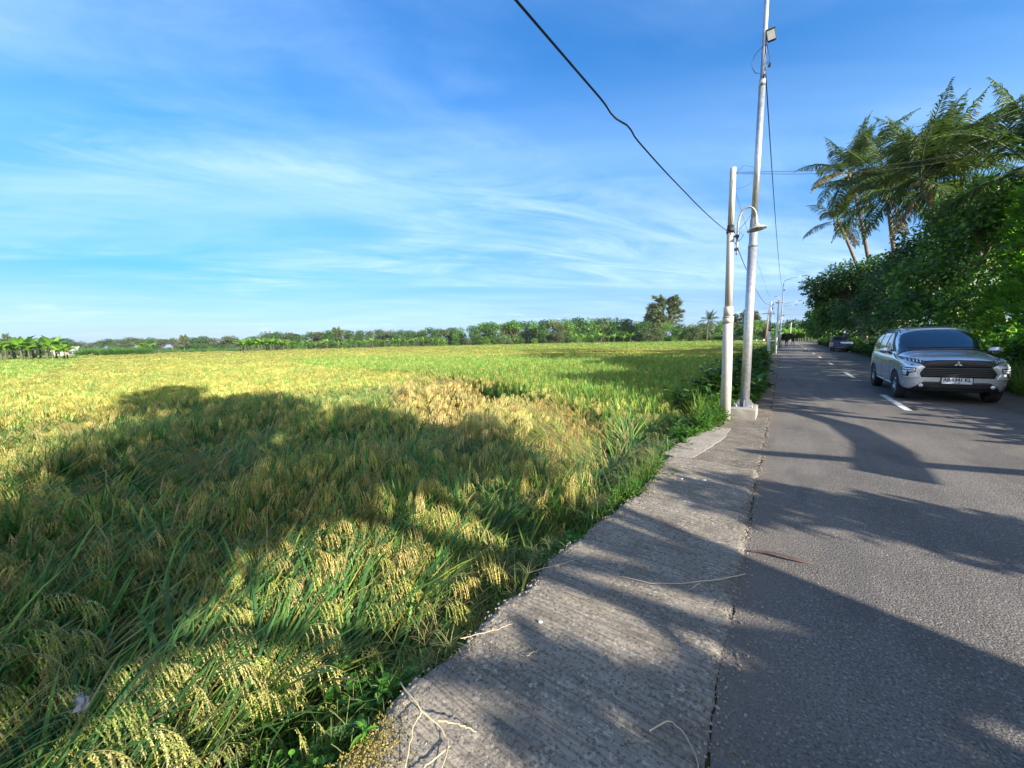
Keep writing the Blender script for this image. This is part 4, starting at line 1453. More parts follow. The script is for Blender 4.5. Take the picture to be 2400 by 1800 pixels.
def arm_lamp(t, x0, z0, s=1.0, ang=0.0):
    """goose-neck arm with a bell shade; x0,z0 = foot of the arm beside the post, reaching +X"""
    a = [(0, -0.38), (0, 0.0), (0.0, 0.18), (0.03, 0.33), (0.09, 0.40), (0.16, 0.425), (0.22, 0.39), (0.265, 0.31), (0.275, 0.21), (0.278, 0.12)]
    ca, sa = math.cos(ang), math.sin(ang)
    P = [(x0 + s * p * ca, s * p * sa, z0 + s * q) for p, q in a]
    Pn = np.array(P)
    tt = np.linspace(0, len(P) - 1, 34)
    from_ = np.arange(len(P))
    P2 = np.stack([np.interp(tt, from_, Pn[:, q]) for q in range(3)], -1)
    for _ in range(3):
        P2[1:-1] = (P2[:-2] + 2 * P2[1:-1] + P2[2:]) / 4
    o = MB().tube(P2, 0.0165 * s, 10).build('lamp_arm', M_lampgrey, t)
    cx, cy, cz = P[-1]
    sh = MB().lathe([(0.022 * s, 0.10 * s), (0.026 * s, 0.02 * s), (0.03 * s, -0.01 * s), (0.05 * s, -0.03 * s), (0.06 * s, -0.05 * s), (0.10 * s, -0.065 * s), (0.145 * s, -0.10 * s), (0.150 * s, -0.112 * s), (0.143 * s, -0.108 * s), (0.09 * s, -0.078 * s), (0.03 * s, -0.06 * s)], 26, 0)
    so = sh.build('lamp_shade', M_lampgrey, t, (cx, cy, cz))
    so.rotation_euler = (0, R(-7), 0)
    b = MB().lathe([(0.001, -0.115 * s), (0.02 * s, -0.10 * s), (0.026 * s, -0.075 * s), (0.015 * s, -0.055 * s)], 12).build('bulb', M_glassw, so)
    for dz in (-0.05, -0.28):
        MB().box(((x0 - 0.045 * s) * 1.0, 0, z0 + dz * s), (0.09 * s, 0.03, 0.03 * s)).box((x0, 0, z0 + dz * s), (0.05 * s, 0.05 * s, 0.05 * s)).build('bracket', M_dark, t)


# the near stepped post with the bell lamp
t = E('lamp_post', (-0.86, 8.22, 0))
tag(t, 'near weathered cream stepped lamp post with black tape and a bell lamp', 'lamp post', 'bell lamp posts along the left road edge')
mb = MB()
mb.tube([(0, 0, -0.05), (-0.005, 0, 1.0), (-0.02, 0, 1.88)], [0.094, 0.089, 0.086], 24)
mb.build('lower_tube', M_pole, t)
MB().tube([(-0.02, 0, 1.86), (-0.021, 0, 1.965)], 0.093, 24).tube([(-0.021, 0, 1.965), (-0.021, 0, 1.985)], 0.098, 24).tube([(-0.021, 0, 1.985), (-0.024, 0, 2.17)], [0.082, 0.080], 24).build('collar', M_pole, t)
MB().tube([(-0.024, 0, 2.16), (-0.035, 0, 3.0), (-0.045, 0, 3.57)], [0.064, 0.062, 0.060], 20).build('middle_tube', M_pole, t)
MB().tube([(-0.045, 0, 3.56), (-0.045, 0, 4.67)], [0.053, 0.050], 20).build('upper_tube', M_pole, t)
MB().tube([(-0.045, 0, 3.52), (-0.045, 0, 3.60), (-0.045, 0, 3.61), (-0.045, 0, 3.66)], [0.069, 0.067, 0.059, 0.058], 20).build('tape_band', M_black, t)
arm_lamp(t, 0.07, 3.50, 1.02)
MB().tube([(-0.04, -0.055, 4.45), (-0.05, -0.06, 4.1), (-0.02, -0.06, 3.8), (0.02, -0.055, 3.55), (0.05, -0.04, 3.42)], 0.004, 6, ).build('cable', M_wire, t)
MB().tube([(0.05, -0.03, 3.40), (0.09, -0.03, 3.55), (0.19, -0.02, 3.66), (0.27, 0, 3.78)], 0.005, 6).tube([(0.06, -0.04, 3.36), (0.11, -0.05, 3.50), (0.17, -0.05, 3.44), (0.13, -0.03, 3.38), (0.07, -0.03, 3.33)], 0.005, 6).build('cable', M_wire, t)

# galvanised stepped street pole on its concrete block
t = E('street_light_pole', (-0.58, 8.70, 0.20))
tag(t, 'tall shiny galvanised stepped steel pole bolted to a concrete block, floodlight near its top', 'steel pole')
MB().tube([(0, 0, 0), (0.003, 0, 1.5), (0.006, 0, 3.12)], [0.083, 0.080, 0.077], 28).build('lower_tube', M_galv, t)
MB().tube([(0.006, 0, 3.10), (0.006, 0, 3.16), (0.007, 0, 3.17), (0.008, 0, 3.62)], [0.079, 0.079, 0.070, 0.068], 28).build('collar', M_galv, t)
MB().tube([(0.008, 0, 3.6), (0.016, 0, 4.8), (0.025, 0, 5.96)], [0.055, 0.054, 0.053], 24).build('middle_tube', M_galv, t)
MB().tube([(0.025, 0, 5.94), (0.025, 0, 6.06), (0.026, 0, 6.07), (0.030, 0, 7.2), (0.034, 0, 8.6)], [0.055, 0.055, 0.040, 0.038, 0.035], 24).build('upper_tube', M_galv, t)
mb = MB().box((0, 0, 0.006), (0.34, 0.34, 0.014))
bp = mb.build('base_plate', M_galv, t)
for q in range(4):
    a = q * PI / 2
    u = np.array([math.cos(a), math.sin(a), 0])
    v = np.array([-math.sin(a), math.cos(a), 0]) * 0.005
    pr = [u * 0.075 + (0, 0, 0.012), u * 0.158 + (0, 0, 0.012), u * 0.158 + (0, 0, 0.035), u * 0.105 + (0, 0, 0.145), u * 0.075 + (0, 0, 0.145)]
    V = np.array([p + v for p in pr] + [p - v for p in pr])
    g = MB()
    g.add(V, [(0, 1, 2, 3, 4)]).add(V, [(9, 8, 7, 6, 5)])
    for i in range(5):
        g.add(V, [(i, i + 5, (i + 1) % 5 + 5, (i + 1) % 5)])
    g.build('gusset', M_galv, t)
    c = np.array([math.cos(a + PI / 4), math.sin(a + PI / 4), 0]) * 0.19
    MB().tube([c + (0, 0, 0.01), c + (0, 0, 0.055)], 0.009, 6).tube([c + (0, 0, 0.013), c + (0, 0, 0.027)], 0.018, 6).build('bolt', M_galv, bp)
# floodlight
fl = E('floodlight', (0.125, -0.03, 6.74))
fl.scale = (0.86, 0.86, 0.86)
fl.parent = t
fl.rotation_euler = (R(-10), R(-8), R(14))
MB().box((0, 0.012, 0), (0.135, 0.045, 0.235)).box((0, -0.012, 0.118), (0.165, 0.06, 0.018)).box((0.072, -0.003, 0), (0.010, 0.03, 0.24)).box((-0.072, -0.003, 0), (0.010, 0.03, 0.24)).box((0, -0.003, -0.118), (0.15, 0.03, 0.010)).build('housing', M_dark, fl)
MB().box((0, -0.0135, 0), (0.132, 0.006, 0.222)).build('glass', M_glassw, fl)
MB().tube([(0, 0.03, 0), (-0.05, 0.05, -0.02), (-0.11, 0.03, -0.05)], 0.010, 8).build('bracket', M_dark, fl)
cb = MB()
cb.tube([(0.06, -0.02, 6.77), (-0.02, -0.04, 6.72), (-0.10, -0.04, 6.66), (-0.145, -0.03, 6.56), (-0.14, -0.03, 6.45), (-0.085, -0.035, 6.34), (-0.02, -0.05, 6.30)], 0.006, 7)
cb.tube([(0.07, -0.02, 6.76), (0.09, -0.03, 6.66), (0.125, -0.03, 6.50), (0.128, -0.03, 6.42)], 0.005, 7)
cb.tube([(0.05, -0.03, 6.76), (0.065, -0.04, 6.55), (0.05, -0.05, 6.40), (0.045, -0.05, 6.22)], 0.006, 7)
cb.tube([(0.045, -0.04, 6.43), (0.09, -0.03, 6.45), (0.12, -0.03, 6.43)], 0.004, 6)
cb.box((0.125, -0.03, 6.385), (0.035, 0.03, 0.05), rot=(0, R(12), 0))
cb.box((0.05, -0.05, 6.23), (0.03, 0.04, 0.05))
cb.build('cable', M_wire, t, (0, 0, -0.14))


def block(name, c, s, label, rz=0.0):
    bm = bmesh.new()
    bmesh.ops.create_cube(bm, size=1)
    for v in bm.verts:
        v.co = Vector((v.co.x * s[0], v.co.y * s[1], v.co.z * s[2]))
    bmesh.ops.bevel(bm, geom=bm.edges[:], offset=0.014, segments=2, affect='EDGES')
    bmesh.ops.subdivide_edges(bm, edges=bm.edges[:], cuts=3, use_grid_fill=True)
    for v in bm.verts:
        n = vnoise(v.co.x * 9 + v.co.z * 7, v.co.y * 9 + v.co.z * 5, 61, 4)
        v.co += v.co.normalized() * (float(n) - 0.5) * 0.014
    me = bpy.data.meshes.new(name)
    bm.to_mesh(me)
    me.materials.append(M_conc)
    o = bpy.data.objects.new(name, me)
    COL.objects.link(o)
    o.location = c
    o.rotation_euler = (0, 0, rz)
    tag(o, label, 'concrete block')
    return o


block('concrete_footing', (-0.585, 8.70, 0.07), (0.44, 0.78, 0.26), 'low rectangular concrete block carrying the galvanised pole at the road edge')


# the same bell-lamp posts further along, slimmer and pale
def far_lamp_post(loc, h, label, s=1.0):
    t = E('lamp_post', loc)
    tag(t, label, 'lamp post', 'bell lamp posts along the left road edge')
    MB().tube([(0, 0, -0.1), (-0.02, 0, h * 0.52)], [0.085, 0.08], 14).build('lower_tube', M_paleblue, t)
    MB().tube([(-0.02, 0, h * 0.5), (-0.03, 0, h)], [0.062, 0.058], 14).build('upper_tube', M_paleblue, t)
    MB().tube([(-0.02, 0, h * 0.50), (-0.02, 0, h * 0.53)], 0.087, 14).build('tape_band', M_black, t)
    arm_lamp(t, 0.09, h - 0.12 * s, s, -0.15)


far_lamp_post((-0.78, 30.1, 0), 3.85, 'second bell lamp post down the road, pale blue with one black band', 1.1)
far_lamp_post((-0.62, 51.0, 0), 3.9, 'third bell lamp post down the road, just left of the double tall poles', 1.15)
far_lamp_post((-0.78, 66.0, 0), 4.1, 'fourth and farthest bell lamp post down the road', 1.2)


def tall_arm_lamp(loc, h, reach, label, slope=0.18):
    t = E('street_light', loc)
    tag(t, label, 'street light', 'tall street lights with long arms over the road')
    MB().tube([(0, 0, -0.1), (0, 0, h * 0.3), (0, 0, h * 0.3 + 0.02), (0.02, 0, h - 0.6)], [0.09, 0.085, 0.065, 0.05], 12).build('pole', M_galv, t)
    P = np.array([(0.02, 0, h - 0.6), (0.03, 0, h - 0.25), (0.15, 0, h), (0.5, 0, h + 0.10), (reach * 0.6, 0, h + reach * slope * 0.7), (reach, 0, h + reach * slope)])
    MB().tube(P, [0.05, 0.045, 0.04, 0.035, 0.03, 0.028], 10).build('arm', M_galv, t)
    MB().box((reach + 0.22, 0, h + reach * slope + 0.02), (0.5, 0.16, 0.06), rot=(0, -0.1, 0)).build('lamp_head', M_dark, t)
    MB().box((0.10, 0, h - 1.1), (0.12, 0.10, 0.16)).build('floodlight', M_dark, t)
    MB().box((0.02, 0, 0.02), (0.34, 0.34, 0.03)).build('base_plate', M_galv, t)


tall_arm_lamp((-0.36, 54.5, 0), 8.0, 1.7, 'nearest tall street light with a long arm reaching over the road')
tall_arm_lamp((-0.55, 76.0, 0), 6.7, 2.1, 'middle tall street light whose thin arm rises behind the nearest one', 0.2)
tall_arm_lamp((-0.70, 92.0, 0), 7.3, 2.0, 'farthest tall street light with a nearly level arm', 0.1)
t = E('street_light', (-0.56, 41.4, 0))
tag(t, 'slim pale pole with a short T-shaped head between the second and third bell lamp posts', 'street light')
MB().tube([(0, 0, -0.1), (0, 0, 2.6), (0, 0, 2.62), (0, 0, 4.55)], [0.085, 0.08, 0.05, 0.04], 12).build('pole', M_paleblue, t)
MB().box((0.05, 0, 4.57), (0.55, 0.12, 0.05), rot=(0, 0.08, 0)).build('lamp_head', M_dark, t)


def slim_post(loc, h, label):
    t = E('marker_post', loc)
    tag(t, label, 'post')
    MB().tube([(0, 0, -0.1), (0, 0, h)], [0.07, 0.06], 10).build('tube', pmat('white_post_paint', (0.72, 0.72, 0.70), 0.6), t)
    MB().lathe([(0.075, 0), (0.07, 0.03), (0.001, 0.06)], 10, 0, (0, 0, h)).build('cap', M_paleblue, t)


slim_post((1.2, 112.0, -0.1), 4.8, 'thin white post before the bananas at the end of the road')
slim_post((-0.9, 72.0, 0), 3.4, 'white roadside post just right of the farthest bell lamp posts')

# timber utility poles with cross-arms far down the road
M_wood = pmat('old_timber', (0.20, 0.15, 0.11), 0.9, var=0.3, vscale=6, bump=0.5)


def utility(loc, h, label, arm=True, lean=0.0):
    t = E('utility_pole', loc)
    tag(t, label, 'utility pole')
    MB().tube([(0, 0, -0.3), (lean * 0.5, 0, h * 0.5), (lean, 0, h)], [0.17, 0.14, 0.10], 10).build('pole', M_wood, t)
    if arm:
        c = MB().box((lean, -0.12, h - 0.9), (2.4, 0.10, 0.12)).build('cross_arm', M_dark, t)
        for x in (-1.1, -0.5, 0.5, 1.1):
            MB().lathe([(0.03, 0), (0.06, 0.05), (0.06, 0.1), (0.035, 0.14), (0.05, 0.2), (0.001, 0.24)], 8, 0, (lean + x, -0.12, h - 0.84)).build('insulator', M_dark, c)


x, y = polar(az_of(1792), 92)
utility((x, y, -0.2), 8.2, 'brown timber utility pole with a cross-arm left of the bell lamp posts', True, 0.45)
x, y = polar(az_of(1797), 98)
utility((x, y, -0.2), 7.0, 'second timber utility pole leaning against the cross-armed one', False, -0.1)
x, y = polar(az_of(1768), 128)
t = E('street_light', (x, y, -0.3))
tag(t, 'small white lamp post with a hooked arm before the dark-roofed house', 'street light')
MB().tube([(0, 0, 0), (0, 0, 5.4), (-0.1, 0, 5.7), (-0.9, 0, 5.75)], [0.06, 0.05, 0.045, 0.04], 8).build('pole', M_paleblue, t)
MB().box((-1.1, 0, 5.72), (0.5, 0.16, 0.07)).build('lamp_head', M_dark, t)
for q, px in enumerate((1756, 1772, 1789)):
    x, y = polar(az_of(px), 108)
    o = MB().tube([(0, 0, 0), (0, 0, 1.15)], 0.16, 8).build('guard_post', pmat('guard_paint_%d' % q, (0.75, 0.75, 0.72), 0.7), None, (x, y, -0.35))
    tag(o, ['left', 'middle', 'right'][q] + ' one of three short white guard posts by the far field', 'post', 'white guard posts by the far field')


# ------------------------------------------------------------------ wires
def wire(name, a, b, sag, rad, label, kinks=(), n=60):
    a, b = np.array(a, float), np.array(b, float)
    s = np.linspace(0, 1, n)[:, None]
    P = a * (1 - s) + b * s
    P[:, 2] -= 4 * sag * s[:, 0] * (1 - s[:, 0])
    for (c, wd, dz, dx) in kinks:
        g = np.exp(-((s[:, 0] - c) / wd) ** 2)
        P[:, 2] += dz * g
        P[:, 0] += dx * g
    P[1:-1, 2] += (vnoise(np.linspace(0, 30, n - 2), np.zeros(n - 2) + a[0] * 3, 5, 2) - 0.5) * 0.008 * min(1.0, np.linalg.norm(b - a) / 20)
    o = MB().tube(P, rad, 6).build(name, M_wire)
    tag(o, label, 'wire')
    return o


# black cable from the near lamp post back over the photographer's head
wire('overhead_cable', (-0.88, 8.17, 3.49), (-0.80, -16.0, 4.1), 1.0, 0.0054, 'black cable from the near lamp post rising to the top edge of the picture',
     [(0.236, 0.004, 0.012, 0.008), (0.246, 0.004, -0.010, -0.006)], 300)
wire('overhead_cable', (-0.82, 8.24, 3.34), (-0.80, 30.1, 3.72), 0.42, 0.007, 'thin cable sagging from the near lamp post to the second one')
wire('overhead_cable', (-0.90, 8.24, 4.40), (-0.78, 30.1, 3.80), 0.10, 0.003, 'thinnest wire from the top of the near lamp post to the second one')
wire('overhead_cable', (-0.80, 30.2, 3.72), (-0.64, 51.0, 3.75), 0.45, 0.008, 'short cable between the second and third bell lamp posts')
wire('overhead_cable', (-0.52, 8.68, 6.46), (-0.34, 54.4, 6.95), 0.95, 0.010, 'long twisted cable from the galvanised pole to the nearest tall street light')
wire('overhead_cable', (-0.34, 54.6, 6.95), (-0.55, 76.0, 6.0), 0.5, 0.010, 'cable between the nearest and the middle tall street lights')
wire('service_wire', (-0.87, 8.20, 4.58), (7.7, 27.5, 10.2), 0.35, 0.0045, 'upper of the two wires from the near lamp post across to the palms')
wire('service_wire', (-0.87, 8.20, 4.56), (7.8, 27.2, 9.95), 0.42, 0.0045, 'lower of the two wires from the near lamp post across to the palms')
MB().tube([(-0.86, 8.2, 4.55), (-0.74, 8.2, 4.66), (-0.60, 8.45, 4.68), (-0.56, 8.64, 4.52), (-0.70, 8.4, 4.36), (-0.86, 8.2, 4.28)], 0.003, 5).build('loose_wire', M_wire)
tag(bpy.data.objects['loose_wire'], 'loose thin wire looped between the two near poles', 'wire')
wire('overhead_cable', (-6.0, 92, 7.6), (12, 118, 7.9), 0.5, 0.012, 'faint far wire crossing the road before the end')
wire('overhead_cable', (-6.2, 95, 6.7), (12, 122, 6.9), 0.5, 0.012, 'lower faint far wire crossing the road before the end')

# ================================================================== HOUSES
def house(loc, rz, L_, W_, h, wallc, roofc, label, rough=False):
    t = E('house', loc, rz)
    tag(t, label, 'house')
    mw = pmat('house_wall', wallc, 0.85, var=0.1, dirt=(0.2, 0.18, 0.15), dirt_amt=0.4)
    mr = pmat('roof_tile', roofc, 0.85, var=0.25, vscale=3, bump=0.5, bscale=9)
    V = [(-L_ / 2, -W_ / 2, 0), (L_ / 2, -W_ / 2, 0), (L_ / 2, W_ / 2, 0), (-L_ / 2, W_ / 2, 0), (-L_ / 2, -W_ / 2, h), (L_ / 2, -W_ / 2, h), (L_ / 2, W_ / 2, h), (-L_ / 2, W_ / 2, h), (-L_ / 2, 0, h + W_ * 0.32), (L_ / 2, 0, h + W_ * 0.32)]
    MB().add(V, [(0, 1, 5, 4), (2, 3, 7, 6)]).add(V, [(1, 2, 6, 9, 5), (3, 0, 4, 8, 7)]).build('wall', mw, t)
    o = 0.6
    zr, ze = h + W_ * 0.32 + 0.12, h - 0.25
    rb = MB()
    for s in (-1, 1):
        rb.add([(-L_ / 2 - o, 0, zr), (L_ / 2 + o, 0, zr), (L_ / 2 + o, s * (W_ / 2 + o), ze), (-L_ / 2 - o, s * (W_ / 2 + o), ze),
                (-L_ / 2 - o, 0, zr - 0.12), (L_ / 2 + o, 0, zr - 0.12), (L_ / 2 + o, s * (W_ / 2 + o), ze - 0.12), (-L_ / 2 - o, s * (W_ / 2 + o), ze - 0.12)],
               [(0, 1, 2, 3), (4, 7, 6, 5), (2, 6, 7, 3), (0, 3, 7, 4), (1, 5, 6, 2)])
    rb.build('roof', mr, t)
    for x in (-L_ * 0.25, L_ * 0.22):
        wd = MB()
        wd.box((x, -W_ / 2 - 0.03, h * 0.52), (1.2, 0.08, 1.2)).build('window', pmat('window_glass', (0.03, 0.04, 0.05), 0.15), t)
    MB().box((0, -W_ / 2 - 0.03, 1.05), (0.9, 0.08, 2.1)).build('door', M_wood, t)


x, y = polar(az_of(1757), 150)
house((x, y, -0.3), R(38), 9.0, 7, 4.6, (0.30, 0.50, 0.10), (0.10, 0.065, 0.055), 'green-walled house with a dark brown roof behind the galvanised pole')
x, y = polar(az_of(1628), 176)
house((x, y, ZP), R(30), 9, 7, 5.0, (0.5, 0.45, 0.38), (0.42, 0.13, 0.06), 'house with an orange tiled roof half hidden in the right treeline')
x, y = polar(az_of(166), 190)
house((x, y, ZP), R(70), 8, 6, 2.6, (0.5, 0.5, 0.48), (0.3, 0.3, 0.3), 'tiny pale building by the distant trees right of the left banana grove')
# small stall beside the far side of the road
t = E('roadside_stall', (7.1, 66, 0))
tag(t, 'small pale roadside stall under the dark trees beyond the parked truck', 'stall')
MB().box((0, 0, 2.75), (2.6, 3.0, 0.08), rot=(0, 0.08, 0)).build('roof', pmat('sheet_roof', (0.45, 0.50, 0.55), 0.5, 0.3), t)
for a, b in ((-1.1, -1.3), (-1.1, 1.3), (1.1, -1.3), (1.1, 1.3)):
    MB().box((a, b, 1.35), (0.12, 0.12, 2.7)).build('post', M_wood, t)
MB().box((0.1, 0, 0.55), (2.0, 2.4, 1.1)).build('counter', pmat('counter_paint', (0.55, 0.55, 0.52), 0.7), t)
MB().box((1.0, 0, 1.6), (0.06, 2.4, 2.2)).build('back_wall', pmat('stall_wall', (0.5, 0.48, 0.45), 0.8), t)
# low wall and pale kerb in the distance behind the posts
x, y = polar(az_of(1770), 118)
o = MB().box((0, 0, 0.5), (14, 0.25, 0.8)).build('low_wall', pmat('old_wall', (0.16, 0.15, 0.14), 0.9), None, (x, y, -0.5))
o.rotation_euler = (0, 0, R(40))
tag(o, 'low grey wall behind the three white guard posts', 'wall')


# ================================================================== GREENERY AT THE EDGES
def herb(name, seed, h, nst, lsz, col, aspect=0.42, spread=0.5, lps=9):
    r = np.random.default_rng(seed)
    mb = MB()
    for q in range(nst):
        az = r.uniform(0, 2 * PI)
        P = arc(r, (r.normal(0, 0.04), r.normal(0, 0.04), 0), az, abs(r.normal(0.1, spread)), 0.5, h * r.uniform(0.5, 1), 6)
        c = np.array(col) * r.uniform(0.7, 1.2)
        mb.tube(P, np.linspace(0.004, 0.0015, 6) * (h / 0.4) ** 0.5, 4, 0, False, True, c * 0.8)
        m = lps
        tt = r.uniform(0.15, 1.0, m)
        B = np.stack([np.interp(tt, np.linspace(0, 1, 6), P[:, k]) for k in range(3)], -1)
        aa = r.uniform(0, 2 * PI, m)
        D = np.stack([np.cos(aa), np.sin(aa), r.uniform(-0.1, 0.6, m)], -1)
        Nn = np.stack([r.normal(0, 0.3, m), r.normal(0, 0.3, m), np.ones(m)], -1)
        ovals(mb, B, D, Nn, lsz * r.uniform(0.6, 1.2, m), lsz * aspect * r.uniform(0.7, 1.0, m), c[None] * r.uniform(0.75, 1.3, (m, 1)))
    return mb


def grass(name, seed, h, nb, col, wd=0.004, spread=0.45, bend=(0.3, 1.6), heads=0):
    r = np.random.default_rng(seed)
    mb = MB()
    for q in range(nb):
        az = r.uniform(0, 2 * PI)
        P = arc(r, (r.normal(0, 0.04), r.normal(0, 0.04), 0), az, abs(r.normal(0.05, spread)), r.uniform(*bend), h * r.uniform(0.5, 1.05), 6)
        c = np.array(col) * r.uniform(0.7, 1.3)
        strip(mb, P, wd * np.array([0.7, 1, 1, 0.8, 0.5, 0.05]), np.array([-math.sin(az), math.cos(az), 0.0]), c * 0.8, c * 1.2)
    for q in range(heads):      # finger-like seed heads
        az = r.uniform(0, 2 * PI)
        P = arc(r, (0, 0, 0), az, 0.2, 0.5, h * 1.3, 6)
        strip(mb, P, np.full(6, 0.0012), np.array([-math.sin(az), math.cos(az), 0.0]), np.array(col), np.array([0.2, 0.24, 0.08]))
        for k in range(6):
            a2 = k * 1.05
            Q = arc(r, P[-1], a2, 0.9, 0.9, h * 0.28, 4)
            strip(mb, Q, np.full(4, 0.0013), np.array([-math.sin(a2), math.cos(a2), 0.0]), np.array([0.2, 0.24, 0.08]), np.array([0.25, 0.25, 0.1]))
    return mb


M_weedi = leafmat('verge_leaf', (1, 1, 1), 0.38, 0.42, instancer=True, spec=0.4)
WT = []


def wt(nm, mb):
    o = mb.build(nm, M_weedi)
    COL.objects.unlink(o)
    WT.append(o)


G1, G2, G3 = (0.075, 0.20, 0.022), (0.06, 0.155, 0.02), (0.12, 0.24, 0.03)
for q in range(3):
    wt('weed_a_%d' % q, herb('', 400 + q, 0.32, 17, 0.034, G1, 0.45, 0.55, 11))
for q in range(3):
    wt('weed_b_%d' % q, grass('', 410 + q, 0.36, 34, G2, 0.0038))
for q in range(2):
    wt('weed_c_%d' % q, herb('', 420 + q, 0.20, 20, 0.030, G3, 0.5, 0.8, 9))
for q in range(2):
    wt('weed_d_%d' % q, grass('', 430 + q, 0.34, 14, (0.10, 0.16, 0.035), 0.002, 0.5, heads=5))
for q in range(2):
    wt('weed_e_%d' % q, grass('', 440 + q, 0.75, 46, (0.11, 0.21, 0.03), 0.006, 0.3, (0.4, 1.5)))
for q in range(2):
    wt('weed_f_%d' % q, herb('', 450 + q, 0.9, 16, 0.15, (0.05, 0.12, 0.02), 0.35, 0.4, 14))


def weeds(name, x, y, z, idx, s, label, seed):
    r = np.random.default_rng(seed)
    n = len(x)
    rot = np.stack([r.normal(0, 0.12, n), r.normal(0, 0.12, n), r.uniform(0, 6.28, n)], -1)
    tin = r.uniform(0.7, 1.3, (n, 1)) * np.array([[1, 1, 1]]) * np.stack([1 + r.uniform(-0.15, 0.3, n), np.ones(n), np.ones(n)], -1)
    return scatter_object(name, WT, np.stack([x, y, z], -1), rot, np.stack([s, s, s], -1), idx, tin, label)


r = np.random.default_rng(77)
# ditch between rice and slab
n = 1500
y = np.concatenate([r.uniform(-0.6, 5.6, 1000), r.uniform(5, 16, 500)])
x = np.concatenate([slab_edge(y[:1000]) - np.abs(r.normal(0.0, 0.22, 1000)) - 0.03, np.interp(y[1000:], [5, 8, 16], [-1.35, -1.2, -1.25]) - np.abs(r.normal(0, 0.28, 500))])
z = ground_z(x, y)
z = np.maximum(z, -0.60 + r.uniform(0, 0.25, n) * (x > -1.75)) + np.where((y < 1.1) & (x > -1.75), 0.08, -0.06)
idx = r.choice([0, 1, 2, 3, 4, 5, 6, 7, 8, 9], n, p=[0.05, 0.05, 0.05, 0.20, 0.20, 0.19, 0.06, 0.06, 0.07, 0.07])
patch_ = 0.8 * np.exp(-((y - 0.5) / 0.45) ** 2)
idx = np.where((r.random(n) < patch_) & (idx > 2), idx % 3, idx)
weeds('ditch_weeds', x, y, z, idx, r.uniform(0.55, 1.15, n), 'bright green herbs and grasses filling the ditch between the rice and the broken slab', 1)
# creeping edge weeds by the poles and along the far verge
n = 900
y = np.concatenate([r.normal(8.0, 0.75, 260), r.uniform(9.3, 17, 340), r.uniform(17, 62, 300)])
xe = np.interp(y, [6, 7.2, 8.3, 9.4, 11, 13, 15, 17, 25, 62], [-1.12, -0.98, -0.93, -0.72, -0.50, -0.42, -0.50, -0.68, -0.85, -0.95])
x = xe - np.abs(r.normal(0, 0.26, n))
idx = r.choice([0, 1, 2, 6, 7, 3, 4, 10], n, p=[0.15, 0.15, 0.14, 0.2, 0.16, 0.08, 0.08, 0.04])
weeds('verge_weeds', x, y, np.maximum(ground_z(x, y), -0.12 - 0.35 * (xe - x)), idx, r.uniform(0.6, 1.25, n) * np.where(y > 17, 1.4, 1), 'low bright weeds spreading round the pole bases and along the left verge', 2)
# taller growth on the bank beyond the poles
n = 260
y = np.concatenate([r.uniform(9.3, 18, 150), r.uniform(18, 60, 110)])
x = np.interp(y, [9, 12, 18, 60], [-1.35, -1.2, -1.25, -1.8]) + r.normal(0, 0.25, n)
idx = r.choice([12, 13, 10, 11], n, p=[0.36, 0.34, 0.15, 0.15])
weeds('bank_bushes', x, y, np.maximum(ground_z(x, y), -0.5), idx, r.uniform(0.7, 1.3, n), 'leafy dark green growth on the bank beyond the poles', 3)
# right verge: grass bank by the car and undergrowth below the trees
n = 2600
y = np.concatenate([r.uniform(8, 24, 1500), r.uniform(24, 85, 1100)])
x = 4.85 + np.abs(r.normal(0, 1.0, n)) * 1.1
x = np.where(y > 24, x + 0.1, x)
idx = np.where(y < 24, r.choice([10, 11, 3, 0], n, p=[0.42, 0.38, 0.1, 0.1]), r.choice([12, 13, 10, 0], n, p=[0.35, 0.35, 0.15, 0.15]))
idx = np.where((y < 24) & (x > 5.9) & (r.random(n) < 0.5), r.choice([12, 13], n), idx)
weeds('verge_grass', x, y, ground_z(x, y) - 0.02, idx, r.uniform(0.7, 1.35, n) * np.interp(x, [4.8, 6.5], [0.75, 1.35]), 'tall sunlit grass and undergrowth along the right verge beside the car', 4)
# reeds and grass strips far left
n = 900
az = np.concatenate([r.uniform(az_of(350), az_of(195), 520), r.uniform(az_of(560), az_of(350), 380)])
dp = np.concatenate([r.uniform(112, 130, 520), r.uniform(150, 165, 380)])
xy = np.array([polar(a, d) for a, d in zip(az, dp)])
o = scatter_object('reed_bed', WT, np.stack([xy[:, 0], xy[:, 1], xy[:, 0] * 0 + ZP], -1), np.stack([r.normal(0, 0.1, n), r.normal(0, 0.1, n), r.uniform(0, 6, n)], -1),
                   np.repeat(np.where(az > az_of(352), r.uniform(3.4, 4.6, n), r.uniform(2.2, 3.4, n))[:, None], 3, 1) * np.array([[2.2, 2.2, 1]]), r.choice([10, 11], n), np.tile([0.8, 0.95, 1.3], (n, 1)) * r.uniform(0.8, 1.2, (n, 1)), 'tall blue-green reeds standing in a bed before the far left trees')


def plant(name, mb, loc, label, cat='plant', mat=None):
    t = E(name, loc)
    tag(t, label, cat)
    mb.build('foliage', mat or M_weed, t)
    return t


